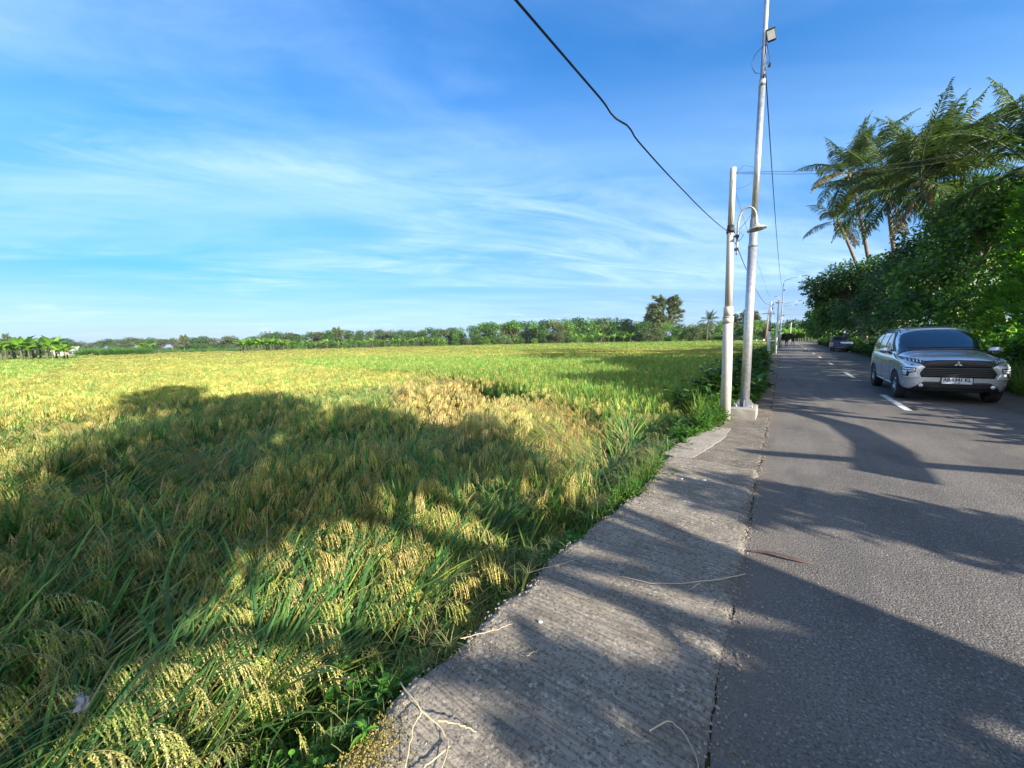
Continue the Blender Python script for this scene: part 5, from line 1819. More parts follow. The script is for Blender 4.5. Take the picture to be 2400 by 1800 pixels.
def whorl_plant(seed, h, nst, nl, ln, col):
    r = np.random.default_rng(seed)
    mb = MB()
    for q in range(nst):
        az = q * 2.4
        P = arc(r, (r.normal(0, 0.02), r.normal(0, 0.02), 0), az, r.uniform(0.05, 0.4), 0.3, h * r.uniform(0.65, 1), 7)
        mb.tube(P, np.linspace(0.009, 0.004, 7), 6, 0, False, True, np.array(col) * 0.9)
        for k in range(nl):
            a2 = k * 2.399
            p = P[2] * (1 - k / nl) + P[-1] * (k / nl)
            el = 0.1 + 0.7 * k / nl
            n = 6
            t = np.linspace(0, 1, n)
            L_ = ln * r.uniform(0.7, 1.1)
            ang = el - 1.2 * t ** 1.5
            ds = L_ / (n - 1)
            rr = np.concatenate([[0], np.cumsum(np.cos(ang[:-1]) * ds)])
            zz = np.concatenate([[0], np.cumsum(np.sin(ang[:-1]) * ds)])
            Q = np.stack([p[0] + rr * math.cos(a2), p[1] + rr * math.sin(a2), p[2] + zz], -1)
            W = L_ * 0.13 * np.array([0.15, 0.8, 1, 0.85, 0.5, 0.03])
            c = np.array(col) * r.uniform(0.75, 1.25)
            for sg in (-1, 1):
                E2 = Q + sg * np.array([-math.sin(a2), math.cos(a2), 0]) * W[:, None] + np.array([0, 0, 1]) * W[:, None] * 0.3
                V = np.concatenate([Q, E2])
                i = np.arange(n - 1)
                mb.add(V, np.stack([i, i + n, i + n + 1, i + 1], -1), 0, True, np.tile(c, (2 * n, 1)))
    return mb


plant('leafy_weed', whorl_plant(501, 0.42, 3, 14, 0.19, (0.055, 0.16, 0.02)), (-1.34, 6.45, -0.16), 'spiky long-leaved weed at the corner of the pale slab')
plant('leafy_weed', whorl_plant(502, 0.15, 1, 6, 0.075, (0.11, 0.30, 0.03)), (-1.325, 0.70, -0.03), 'little bright seedling with few leaves on the slab edge nearest the camera')
plant('leafy_weed', whorl_plant(503, 0.18, 2, 7, 0.06, (0.11, 0.28, 0.03)), (-1.45, 0.64, -0.28), 'small pale weed just left of the seedling in the ditch')
plant('shrub', herb('', 505, 1.25, 22, 0.20, (0.045, 0.125, 0.02), 0.33, 0.33, 18), (-0.95, 9.9, -0.2), 'dark broad-leaved shrub right behind the two near poles', 'shrub')
plant('shrub', herb('', 506, 1.15, 24, 0.17, (0.06, 0.15, 0.02), 0.36, 0.4, 18), (-1.35, 9.2, -0.35), 'broad-leaved shrub left of the near lamp post at the field edge', 'shrub')
plant('shrub', herb('', 507, 1.3, 24, 0.17, (0.055, 0.15, 0.02), 0.36, 0.45, 18), (-0.95, 12.2, -0.25), 'rounded shrub spreading beyond the galvanised pole', 'shrub')
plant('shrub', herb('', 508, 0.8, 20, 0.12, (0.12, 0.25, 0.03), 0.4, 0.5, 16), (-0.62, 10.9, -0.1), 'lower yellow-green shrub in the sun right of the galvanised pole', 'shrub')
plant('fallen_leaf_spray', grass('', 510, 0.55, 9, (0.35, 0.38, 0.12), 0.012, 0.7, (0.6, 1.4)), (-0.35, 25.5, 0.0), 'pale strap-leaved plant beside the second lamp post', 'plant')
for q in range(6):
    x_, y_ = [(4.95, 27.5), (5.2, 31.5), (5.1, 36.0), (5.5, 39), (5.6, 52), (5.6, 22.6)][q]
    plant('shrub', herb('', 520 + q, 1.9, 34, 0.22, [(0.04, 0.10, 0.02), (0.055, 0.13, 0.02)][q % 2], 0.36, 0.42, 22), (x_ + 0.4, y_, -0.05),
          ['shady shrub at the road edge under the first dark tree', 'shady shrub at the road edge left of the first dark tree', 'shady shrub at the road edge below the palms', 'shady shrub just right of the parked truck', 'shady shrub beyond the parked truck', 'shady shrub at the foot of the bright bush'][q], 'shrub')

# ================================================================== LITTER ON THE PAVING
M_straw = pmat('dry_straw', (0.50, 0.40, 0.24), 0.7, var=0.2, vscale=20)
M_brown = pmat('brown_husk', (0.09, 0.045, 0.03), 0.7, var=0.3, vscale=20)
M_twig = pmat('grey_twig', (0.20, 0.15, 0.11), 0.8, var=0.3, vscale=20)


def stalk(name, branches, rad, mat, label, cat='straw'):
    mb = MB()
    for b in branches:
        b = np.array(b, float)
        n = 16
        tt = np.linspace(0, len(b) - 1, n)
        P = np.stack([np.interp(tt, np.arange(len(b)), b[:, k]) for k in range(3)], -1)
        P[1:-1] += np.random.default_rng(len(name)).normal(0, 0.0025, (n - 2, 3))
        P[:, 2] = np.maximum(P[:, 2], 0.012)
        mb.tube(P, np.linspace(rad, rad * 0.45, n) * 0.72, 6)
    o = mb.build(name, mat)
    tag(o, label, cat)


stalk('dry_straw', [[(-0.13, 2.76, 0.03), (-0.29, 2.55, 0.04), (-0.48, 2.40, 0.025), (-0.63, 2.32, 0.025), (-0.82, 2.26, 0.03)], [(-0.36, 2.49, 0.03), (-0.40, 2.38, 0.03)]], 0.005, M_straw, 'long curved dry straw lying across the concrete towards the asphalt')
stalk('dry_straw', [[(-0.36, 1.375, 0.03), (-0.31, 1.445, 0.045), (-0.25, 1.45, 0.03), (-0.19, 1.39, 0.03), (-0.17, 1.33, 0.025)]], 0.0045, M_straw, 'bent dry straw on the concrete near the asphalt at the bottom of the picture')
stalk('dry_branch', [[(-1.35, 0.92, 0.05), (-1.17, 0.885, 0.06), (-1.05, 0.90, 0.03), (-0.98, 0.87, 0.03), (-0.94, 0.78, 0.03)], [(-1.16, 0.885, 0.05), (-1.14, 0.83, 0.06), (-1.06, 0.72, 0.03)], [(-1.08, 0.90, 0.05), (-1.0, 0.94, 0.05), (-0.93, 0.97, 0.03)], [(-0.98, 0.87, 0.03), (-1.0, 0.78, 0.03), (-1.02, 0.70, 0.03)]], 0.0048, M_straw, 'forked dry stalks tangled on the broken slab edge at the bottom', 'dry branch')
stalk('dry_straw', [[(-1.32, 1.28, 0.03), (-1.22, 1.38, 0.04), (-1.15, 1.52, 0.03)]], 0.003, M_straw, 'thin straight straw near the middle of the slab edge')
stalk('dry_straw', [[(-0.97, 1.40, 0.02), (-0.94, 1.47, 0.02)]], 0.003, M_straw, 'short bit of straw alone in the shaded part of the concrete')
stalk('dry_straw', [[(-1.34, 1.95, 0.03), (-1.22, 2.1, 0.04), (-1.12, 2.3, 0.03)]], 0.0035, M_straw, 'straw hanging over the slab edge where the rice leans out')
stalk('stick', [[(-1.42, 5.88, 0.02), (-1.26, 5.70, 0.06), (-1.12, 5.62, 0.045), (-0.93, 5.64, 0.035)]], 0.018, M_twig, 'dark crooked stick lying over the pale slab edge', 'stick')
# brown leaf sheath on the asphalt
mb = MB()
n = 20
t_ = np.linspace(0, 1, n)
P = np.stack([-0.12 + 0.36 * t_, 3.12 + 0.06 * t_ + 0.01 * np.sin(t_ * 6), 0.014 + 0.012 * np.sin(t_ * PI)], -1)
W = 0.015 * np.sin(np.clip(t_ * 0.93 + 0.07, 0, 1) * PI) ** 0.7 + 0.002
V = np.concatenate([P + np.array([0, 1, 0.3]) * W[:, None], P + np.array([0, 0, 0.008]), P - np.array([0, 1, -0.2]) * W[:, None]])
i = np.arange(n - 1)
mb.add(V, np.concatenate([np.stack([i, i + n, i + n + 1, i + 1], -1), np.stack([i + n, i + 2 * n, i + 2 * n + 1, i + n + 1], -1)]), 0, True)
o = mb.build('dry_leaf', M_brown)
tag(o, 'long reddish brown dry leaf lying on the asphalt edge', 'dry leaf')


def pebble(mb, r, c, s):
    ico = PEB_V * np.array([s * r.uniform(0.8, 1.4), s * r.uniform(0.7, 1.1), s * r.uniform(0.45, 0.8)])
    a = r.uniform(0, 6.28)
    ca, sa = math.cos(a), math.sin(a)
    V = ico * r.uniform(0.8, 1.15, (len(ico), 1))
    V = np.stack([V[:, 0] * ca - V[:, 1] * sa, V[:, 0] * sa + V[:, 1] * ca, V[:, 2]], -1) + np.array(c)
    mb.add(V, PEB_F, 0, False, np.array([1, 1, 1]) * r.uniform(0.55, 1.35) * np.array([1, r.uniform(0.93, 1), r.uniform(0.82, 1)]))


bm = bmesh.new()
bmesh.ops.create_icosphere(bm, subdivisions=1, radius=1)
PEB_V = np.array([v.co[:] for v in bm.verts])
PEB_F = np.array([[v.index for v in f.verts] for f in bm.faces])
bm.free()
M_grit = pmat('grit', (0.22, 0.20, 0.17), 0.85, var=0.2, vscale=60, usecol=True)
r = np.random.default_rng(88)
mb = MB()
for q in range(2600):      # grit along the joint
    yy = 0.3 + 10 * r.random() ** 1.6
    pebble(mb, r, (RXL - 0.01 + r.normal(0, 0.035 + 0.03 * (yy < 2.5)), yy, 0.004), r.uniform(0.002, 0.0085) * (1.4 if r.random() < 0.08 else 1))
for q in range(900):       # crumbs on the broken edge
    yy = r.uniform(0.3, 5.0)
    pebble(mb, r, (float(slab_edge(yy)) + abs(r.normal(0, 0.09)) + 0.005, yy, 0.008), r.uniform(0.002, 0.009))
for q in range(900):
    pebble(mb, r, (r.uniform(-1.2, -0.2), r.uniform(0.3, 8), 0.014), r.uniform(0.001, 0.004))
for q in range(500):
    pebble(mb, r, (r.uniform(-0.1, 3.5), r.uniform(0.4, 7), 0.003), r.uniform(0.001, 0.0035))
o = mb.build('grit', M_grit)
tag(o, 'loose gravel and crumbs along the joint and the broken slab edge', kind='stuff')
M_white = pmat('white_scrap', (0.75, 0.75, 0.78), 0.6)
for k_, (x, y, s, lb) in enumerate([(-1.03, 1.63, 0.010, 'tiny white scrap on the shaded concrete'), (-0.64, 4.45, 0.02, 'small white crumpled scrap on the sunlit concrete below the stick'), (-0.85, 4.36, 0.012, 'smallest pale scrap left of the crumpled one')]):
    mb = MB()
    pebble(mb, r, (x, y, 0.024), s)
    o = mb.build('paper_scrap', M_white)
    tag(o, lb, 'litter')
# dry moss patch at the near slab corner
T2 = []
mb = MB()
for q in range(1500):
    xx, yy = -1.24 + r.normal(0, 0.07), 0.66 + r.normal(0, 0.09)
    if xx < float(slab_edge(yy)):
        continue
    p = np.array([[xx, yy, 0.012 + r.uniform(0, 0.01)]])
    kites(mb, p, r.normal(size=(1, 3)) + np.array([[0, 0, 0.6]]), r.normal(size=(1, 3)), r.uniform(0.006, 0.014), 0.003, np.array([[0.34, 0.28, 0.06]]) * r.uniform(0.6, 1.2))
o = mb.build('dry_moss', M_weed)
tag(o, 'yellow dry moss on the slab corner nearest the camera', kind='stuff')
# torn plastic caught in the rice
mb = MB()
a = np.linspace(0, 1, 12)
X, Y = np.meshgrid(a, a, indexing='ij')
Zp = (vnoise(X * 4, Y * 4, 91, 3) - 0.5) * 0.16
V = np.stack([(X - 0.5) * 0.045 + Zp * 0.2, (Y - 0.5) * 0.03 + Zp * 0.3, (0.5 - X) * 0.05 + Zp * 0.3], -1).reshape(-1, 3)
i = (np.arange(11)[:, None] * 12 + np.arange(11)[None]).ravel()
mb.add(V, np.stack([i, i + 12, i + 13, i + 1], -1), 0, True)
o = mb.build('plastic_scrap', leafmat('torn_plastic', (0.35, 0.34, 0.37), 0.3, 0.4), None, (-2.28, 0.04, 0.16))
tag(o, 'torn pale plastic scrap caught in the rice at the bottom left', 'litter')
# ================================================================== THE SILVER CAR
def car_paint():
    m = bpy.data.materials.new('silver_paint')
    m.use_nodes = True
    nt = m.node_tree
    b = nt.nodes['Principled BSDF']
    b.inputs['Base Color'].default_value = (0.50, 0.52, 0.55, 1)
    b.inputs['Metallic'].default_value = 0.65
    b.inputs['Roughness'].default_value = 0.24
    b.inputs['Coat Weight'].default_value = 0.8
    b.inputs['Coat Roughness'].default_value = 0.04
    tc = nt.nodes.new('ShaderNodeTexCoord')
    n = noise(nt, tc.outputs['Object'], 900, 2)
    nt.links.new(ramp(nt, n, [(0.3, (0.66, 0.69, 0.74)), (0.7, (0.76, 0.79, 0.83))]), b.inputs['Base Color'])
    # road dust low on the body
    return m


M_paint = car_paint()
M_glass = pmat('tinted_glass', (0.012, 0.018, 0.024), 0.05, var=0, coat=1.0, spec=0.9)
M_trim = pmat('black_trim', (0.014, 0.015, 0.017), 0.42, var=0)
M_grille = pmat('grille_mesh', (0.008, 0.009, 0.010), 0.45, var=0.4, vscale=90)
M_chrome = pmat('bright_trim', (0.80, 0.82, 0.85), 0.30, 0.5, var=0)
M_lens = pmat('lamp_lens', (0.70, 0.73, 0.76), 0.08, 0.3, var=0, coat=1.0)
M_tyre = pmat('tyre_rubber', (0.018, 0.018, 0.019), 0.85, var=0.2)
M_rim = pmat('alloy', (0.34, 0.35, 0.37), 0.3, 0.9, var=0)
M_plate = pmat('plate_white', (0.62, 0.66, 0.70), 0.5, var=0)
M_under = pmat('underbody', (0.010, 0.010, 0.011), 0.9, var=0)

CAR = E('silver_car', (3.12, 12.34, 0))
CAR.scale = (0.955, 1, 1)
tag(CAR, 'silver family car facing the camera in the right lane, mirrors out, black grille, white plate', 'car')


def lerp(y, xs, vs):
    return float(np.interp(y, xs, vs))


def car_ring(y):
    W = lerp(y, [0.0, 0.06, 0.18, 0.45, 0.9, 2.5, 4.0, 4.35, 4.55, 4.6], [0.60, 0.74, 0.83, 0.868, 0.875, 0.875, 0.865, 0.83, 0.72, 0.60])
    zb = lerp(y, [0, 0.2, 0.8, 3.9, 4.4, 4.6], [0.34, 0.25, 0.22, 0.24, 0.30, 0.40])
    zt = lerp(y, [0, 0.04, 0.12, 0.35, 0.7, 1.0, 1.12, 1.5, 1.9, 2.2, 2.7, 3.5, 4.05, 4.3, 4.45, 4.55, 4.6], [0.93, 1.00, 1.045, 1.09, 1.13, 1.165, 1.19, 1.45, 1.675, 1.745, 1.78, 1.75, 1.69, 1.50, 1.22, 1.0, 0.9])
    cab = min(1.0, max(0.0, (y - 1.02) / 0.5)) * min(1.0, max(0.0, (4.56 - y) / 0.15))
    zsh = min(lerp(y, [0, 0.3, 1.0, 2.5, 4.2, 4.6], [0.82, 0.93, 0.98, 1.00, 1.04, 0.86]), zt - 0.07)
    zbelt = min(lerp(y, [0, 0.3, 1.0, 2.0, 3.5, 4.3, 4.6], [0.90, 1.02, 1.10, 1.12, 1.17, 1.18, 0.9]), zt - 0.03)
    wb_h, wb_c = 0.80 * W, W - 0.045
    wb = wb_h * (1 - cab) + wb_c * cab
    wr_h, wr_c = 0.45 * W, lerp(y, [1.0, 1.9, 2.6, 4.0, 4.5], [0.77, 0.68, 0.655, 0.64, 0.66])
    wr = wr_h * (1 - cab) + wr_c * cab
    zre = (zt - 0.015) * (1 - cab) + (zt - lerp(y, [1.1, 1.9, 2.4, 4.2], [0.03, 0.05, 0.055, 0.06])) * cab
    return [(0, zb), (0.62 * W, zb), (W - 0.045, zb + 0.03), (W - 0.004, zb + 0.22), (W, (zb + 0.22 + zsh) / 2), (W - 0.008, zsh - 0.02), (W - 0.035 * (0.5 + cab), zsh + 0.03 * cab),
            (wb, zbelt), ((wb + wr) / 2 + 0.02 * cab, (zbelt + zre) / 2 + 0.01), (wr, zre), (wr * 0.55, zt - 0.004), (0, zt)]


def car_shell():
    ys = [0.0, 0.035, 0.10, 0.22, 0.42, 0.70, 0.98, 1.12, 1.32, 1.6, 1.9, 2.15, 2.5, 3.0, 3.5, 3.9, 4.1, 4.28, 4.42, 4.52, 4.58, 4.6]
    bm = bmesh.new()
    rings = []
    for y in ys:
        rg = car_ring(y)
        full = [(x, z) for x, z in rg] + [(-x, z) for x, z in rg[-2:0:-1]]
        rings.append([bm.verts.new((x, y, z)) for x, z in full])
    n = len(rings[0])
    for a, b in zip(rings[:-1], rings[1:]):
        for i in range(n):
            bm.faces.new((a[i], a[(i + 1) % n], b[(i + 1) % n], b[i]))
    # closed ends as strips
    for ring, flip in ((rings[0], False), (rings[-1], True)):
        h = n // 2
        for i in range(h):
            a, b = ring[i], ring[(i + 1) % n]
            c, d = ring[(n - i - 1) % n], ring[(n - i) % n]
            vs = []
            for v in (a, b, c, d):
                if v not in vs:
                    vs.append(v)
            if len(vs) >= 3:
                try:
                    bm.faces.new(vs[::-1] if not flip else vs)
                except ValueError:
                    pass
    bmesh.ops.recalc_face_normals(bm, faces=bm.faces[:])
    me = bpy.data.meshes.new('body')
    bm.to_mesh(me)
    bm.free()
    o = bpy.data.objects.new('body', me)
    COL.objects.link(o)
    sb = o.modifiers.new('s', 'SUBSURF')
    sb.levels = sb.render_levels = 3
    dg = bpy.context.evaluated_depsgraph_get()
    me2 = bpy.data.meshes.new_from_object(o.evaluated_get(dg))
    bpy.data.objects.remove(o)
    return me2


SHELL = car_shell()
BV = BVHTree.FromPolygons([v.co[:] for v in SHELL.vertices], [p.vertices[:] for p in SHELL.polygons])


def fz(b):
    return b if b < 0.55 else 0.55 + (b - 0.55) * 1.24


def cast(p, d):
    h = BV.ray_cast(Vector(p), Vector(d))
    if h[0] is None:
        h = BV.find_nearest(Vector(p) + Vector(d) * 0.9)
    return h


def patch(name, poly, proj, mat, parent, off=0.004, thick=0.012, mirror=True, cell=0.035, smooth=True):
    if proj == 'front':
        poly = [(a, fz(b)) for a, b in poly]
    if proj == 'side':
        poly = [(a, b + 0.045 if b > 1.0 else b) for a, b in poly]
    """a panel whose outline is given in front (x,z), side (y,z) or plan (x,y) view, laid on the body shell"""
    def one(pl, side):
        bm = bmesh.new()
        vs = [bm.verts.new((a, b, 0)) for a, b in pl]
        f = bm.faces.new(vs)
        xs, ys_ = [a for a, b in pl], [b for a, b in pl]
        for ax, lo, hi in ((0, min(xs), max(xs)), (1, min(ys_), max(ys_))):
            k = int((hi - lo) / cell)
            for i in range(1, k + 1):
                co = lo + (hi - lo) * i / (k + 1)
                P = (co, 0, 0) if ax == 0 else (0, co, 0)
                N_ = (1, 0, 0) if ax == 0 else (0, 1, 0)
                bmesh.ops.bisect_plane(bm, geom=bm.verts[:] + bm.edges[:] + bm.faces[:], plane_co=P, plane_no=N_)
        me_v = []
        for v in bm.verts:
            a, b = v.co.x, v.co.y
            if proj == 'front':
                h = cast((a, -1.0, b), (0, 1, 0))
            elif proj == 'side':
                h = cast((side * 2.0, a, b), (-side, 0, 0))
            elif proj == 'rear':
                h = cast((a, 6.0, b), (0, -1, 0))
            else:
                h = cast((a, b, 3.0), (0, 0, -1))
            me_v.append((h[0].copy(), h[1].copy()))
        for v, (co, no) in zip(bm.verts, me_v):
            v.co = co + no * off
        bmesh.ops.recalc_face_normals(bm, faces=bm.faces[:])
        want = {'front': Vector((0, -1, 0)), 'side': Vector((side, 0, 0)), 'top': Vector((0, 0, 1)), 'rear': Vector((0, 1, 0))}[proj]
        s_ = sum((f.normal.dot(want) * f.calc_area() for f in bm.faces))
        if s_ < 0:
            bmesh.ops.reverse_faces(bm, faces=bm.faces[:])
        me = bpy.data.meshes.new(name)
        bm.to_mesh(me)
        bm.free()
        for p in me.polygons:
            p.use_smooth = smooth
        me.materials.append(mat)
        o = bpy.data.objects.new(name, me)
        COL.objects.link(o)
        o.parent = parent
        sm = o.modifiers.new('t', 'SOLIDIFY')
        sm.thickness = thick
        sm.offset = -1
        return o
    outs = [one(poly, 1)]
    if mirror:
        outs.append(one([(-a, b) for a, b in poly] if proj != 'side' else poly, -1))
    return outs


# body with wheel wells cut out
body = bpy.data.objects.new('body', SHELL)
COL.objects.link(body)
AX_F, AX_R, WR = 0.80, 3.56, 0.325
cb = MB()
for ay in (AX_F, AX_R):
    for s in (-1, 1):
        a = np.linspace(0, 2 * PI, 32, endpoint=False)
        V = np.concatenate([np.stack([np.full(32, x), ay + 0.385 * np.cos(a), 0.335 + 0.385 * np.sin(a)], -1) for x in (s * 0.58, s * 1.1)])
        i = np.arange(32)
        cb.add(V, np.stack([i, (i + 1) % 32, 32 + (i + 1) % 32, 32 + i], -1)[:, ::(1 if s > 0 else -1)])
        cb.add(V, np.array([list(range(32))[::(-1 if s > 0 else 1)]]))
        cb.add(V, np.array([list(range(32, 64))[::(1 if s > 0 else -1)]]))
cut = cb.build('cutter', M_under)
bmx = bmesh.new()
bmx.from_mesh(cut.data)
bmesh.ops.remove_doubles(bmx, verts=bmx.verts[:], dist=1e-5)
bmesh.ops.recalc_face_normals(bmx, faces=bmx.faces[:])
bmx.to_mesh(cut.data)
bmx.free()
bo = body.modifiers.new('b', 'BOOLEAN')
bo.operation = 'DIFFERENCE'
bo.object = cut
bo.solver = 'EXACT'
SHELL.materials.clear()
SHELL.materials.append(M_paint)
SHELL.materials.append(M_under)
dg = bpy.context.evaluated_depsgraph_get()
me = bpy.data.meshes.new_from_object(body.evaluated_get(dg))
bpy.data.objects.remove(body)
bpy.data.objects.remove(cut)
for p in me.polygons:
    c = p.center
    well = any(math.hypot(c.y - ay, c.z - 0.335) < 0.388 and abs(c.x) < 0.84 for ay in (AX_F, AX_R))
    p.material_index = 1 if well or c.z < 0.262 else 0
    p.use_smooth = not well
me.materials.clear()
me.materials.append(M_paint)
me.materials.append(M_under)
body = bpy.data.objects.new('body', me)
COL.objects.link(body)
body.parent = CAR

# glass
patch('windscreen', [(-0.79, 1.22), (-0.40, 1.13), (0, 1.10), (0.40, 1.13), (0.79, 1.22), (0.655, 1.83), (0.32, 1.90), (0, 1.91), (-0.32, 1.90), (-0.655, 1.83)], 'top', M_glass, CAR, 0.004, 0.008, False)
patch('cowl_panel', [(-0.79, 1.14), (-0.40, 1.06), (0, 1.03), (0.40, 1.06), (0.79, 1.14), (0.79, 1.215), (0.40, 1.125), (0, 1.095), (-0.40, 1.125), (-0.79, 1.215)], 'top', M_trim, CAR, 0.005, 0.008, False)
patch('window_trim', [(1.38, 1.085), (1.96, 1.53), (2.16, 1.60), (2.9, 1.63), (3.7, 1.595), (4.12, 1.50), (4.28, 1.20), (3.2, 1.105), (2.2, 1.065)], 'side', M_trim, CAR, 0.003, 0.006)
for poly in ([(1.52, 1.10), (1.96, 1.46), (2.16, 1.555), (2.32, 1.57), (2.30, 1.10)], [(2.40, 1.10), (2.42, 1.575), (2.95, 1.59), (3.20, 1.575), (3.20, 1.13)], [(3.28, 1.14), (3.28, 1.57), (3.62, 1.55), (3.92, 1.42), (3.98, 1.19)]):
    patch('side_window', poly, 'side', M_glass, CAR, 0.010, 0.006)
patch('rear_window', [(-0.58, 1.20), (0.58, 1.20), (0.50, 1.52), (-0.50, 1.52)], 'rear', M_glass, CAR, 0.004, 0.008, False)
for s_ in (-1, 1):
    wv = [(s_ * 0.62, 1.20, 1.24), (s_ * 0.35, 1.17, 1.24), (s_ * -0.05, 1.155, 1.24)]
    MB().tube(wv, 0.008, 6).build('wiper', M_trim, CAR)

# face
patch('grille', [(-0.52, 0.765), (-0.59, 0.66), (-0.565, 0.585), (0.565, 0.585), (0.59, 0.66), (0.52, 0.765)], 'front', M_grille, CAR, 0.006, 0.02, False)
gb = patch('grille_bar', [(-0.66, 0.865), (-0.50, 0.765), (0.50, 0.765), (0.66, 0.865), (0.30, 0.895), (0, 0.90), (-0.30, 0.895)], 'front', M_trim, CAR, 0.007, 0.02, False)[0]
patch('chrome_strip', [(-0.50, 0.835), (-0.12, 0.822), (-0.12, 0.812), (-0.50, 0.823)], 'front', M_dark, CAR, 0.012, 0.01)
for k_ in range(5):
    zz = 0.61 + 0.032 * k_
    hw = 0.55 - abs(zz - 0.66) * 0.4
    patch('grille_slat', [(-hw, zz), (hw, zz), (hw, zz + 0.008), (-hw, zz + 0.008)], 'front', M_dark, CAR, 0.014, 0.012, False, 0.08)
patch('bumper_corner', [(0.555, 0.80), (0.845, 0.78), (0.855, 0.60), (0.80, 0.555), (0.60, 0.565), (0.635, 0.66)], 'front', M_chrome, CAR, 0.012, 0.03)
for o in patch('headlight', [(0.645, 0.755), (0.842, 0.765), (0.845, 0.60), (0.76, 0.59), (0.74, 0.655), (0.66, 0.675)], 'front', M_trim, CAR, 0.018, 0.03):
    sgn = 1 if o.data.vertices[0].co.x > 0 else -1
    for q, pl in enumerate(([(0.665, 0.735), (0.83, 0.745), (0.83, 0.715), (0.665, 0.707)], [(0.665, 0.698), (0.755, 0.702), (0.755, 0.675), (0.68, 0.682)], [(0.775, 0.70), (0.835, 0.70), (0.835, 0.615), (0.785, 0.61)])):
        patch('lamp_lens', [(sgn * a, b) for a, b in pl], 'front', M_lens, o, 0.026, 0.012, False)
for o in patch('running_light', [(0.50, 0.872), (0.62, 0.905), (0.842, 0.945), (0.85, 0.905), (0.70, 0.855), (0.575, 0.822)], 'front', M_dark, CAR, 0.010, 0.02):
    sgn = 1 if o.data.vertices[0].co.x > 0 else -1
    for q in range(6):
        x_ = 0.57 + 0.048 * q
        zc_ = 0.86 + 0.033 * (x_ - 0.55) / 0.3
        patch('lamp_slat', [(sgn * x_, zc_ + 0.028), (sgn * (x_ + 0.012), zc_ + 0.03), (sgn * (x_ + 0.022), zc_ - 0.015), (sgn * (x_ + 0.010), zc_ - 0.018)], 'front', M_lens, o, 0.016, 0.01, False)
patch('lower_grille', [(-0.70, 0.30), (-0.60, 0.43), (-0.50, 0.495), (0.50, 0.495), (0.60, 0.43), (0.70, 0.30), (0.5, 0.275), (-0.5, 0.275)], 'front', M_trim, CAR, 0.008, 0.02, False)
patch('skid_plate', [(-0.42, 0.325), (0.42, 0.325), (0.38, 0.29), (-0.38, 0.29)], 'front', M_dark, CAR, 0.016, 0.02, False)
for s in (-1, 1):
    h = cast((s * 0.555, -1, 0.405), (0, 1, 0))
    p = h[0]
    f = MB().lathe([(0.001, 0.012), (0.034, 0.008), (0.040, -0.004), (0.042, -0.03)], 18).build('fog_light', M_lens, CAR, (p.x, p.y - 0.014, p.z))
    f.rotation_euler = (R(90), 0, 0)
# emblem of three diamonds
em = MB()
hit = cast((0, -1, fz(0.835)), (0, 1, 0))[0]
yy = hit.y - 0.022
ez, es = fz(0.83), 0.068
for a_ in (90, 210, 330):
    u = np.array([math.cos(R(a_)), math.sin(R(a_))])
    v = np.array([-u[1], u[0]])
    pts = [(0, 0), u * 0.5 * es * 1.0 + v * 0.29 * es, u * es, u * 0.5 * es - v * 0.29 * es]
    V = [(p[0], yy - 0.006, ez + p[1]) for p in pts] + [(p[0], yy + 0.012, ez + p[1]) for p in pts]
    em.add(V, [(0, 3, 2, 1), (4, 5, 6, 7)]).add(V, [(0, 1, 5, 4), (1, 2, 6, 5), (2, 3, 7, 6), (3, 0, 4, 7)])
em.build('emblem', M_chrome, CAR)
# number plate
hp = cast((0, -1, 0.53), (0, 1, 0))[0]
py_ = hp.y - 0.03
pl = MB().box((0, py_ + 0.006, 0.528), (0.50, 0.014, 0.158)).build('plate_frame', M_trim, CAR)
MB().box((0, py_ - 0.004, 0.528), (0.468, 0.008, 0.132)).build('number_plate', M_plate, pl)


def text_mesh(name, body_, size, mat, parent, loc, rot, ext=0.001, sx=1.0):
    cu = bpy.data.curves.new(name, 'FONT')
    cu.body = body_
    cu.size = size
    cu.extrude = ext
    cu.offset = size * 0.03
    cu.align_x = 'CENTER'
    cu.align_y = 'CENTER'
    o = bpy.data.objects.new(name, cu)
    COL.objects.link(o)
    dg = bpy.context.evaluated_depsgraph_get()
    me = bpy.data.meshes.new_from_object(o.evaluated_get(dg))
    bpy.data.objects.remove(o)
    me.materials.clear()
    me.materials.append(mat)
    o = bpy.data.objects.new(name, me)
    COL.objects.link(o)
    o.parent = parent
    o.location = loc
    o.rotation_euler = rot
    o.scale = (sx, 1, 1)
    return o


M_ink = pmat('plate_ink', (0.012, 0.014, 0.03), 0.5, var=0)
text_mesh('lettering', 'AB 1341 KL', 0.102, M_ink, pl, (0, py_ - 0.009, 0.547), (R(90), 0, 0), 0.001, 0.84)
text_mesh('lettering', '11 \u00b7 28', 0.034, M_ink, pl, (0, py_ - 0.009, 0.482), (R(90), 0, 0), 0.001, 1.0)

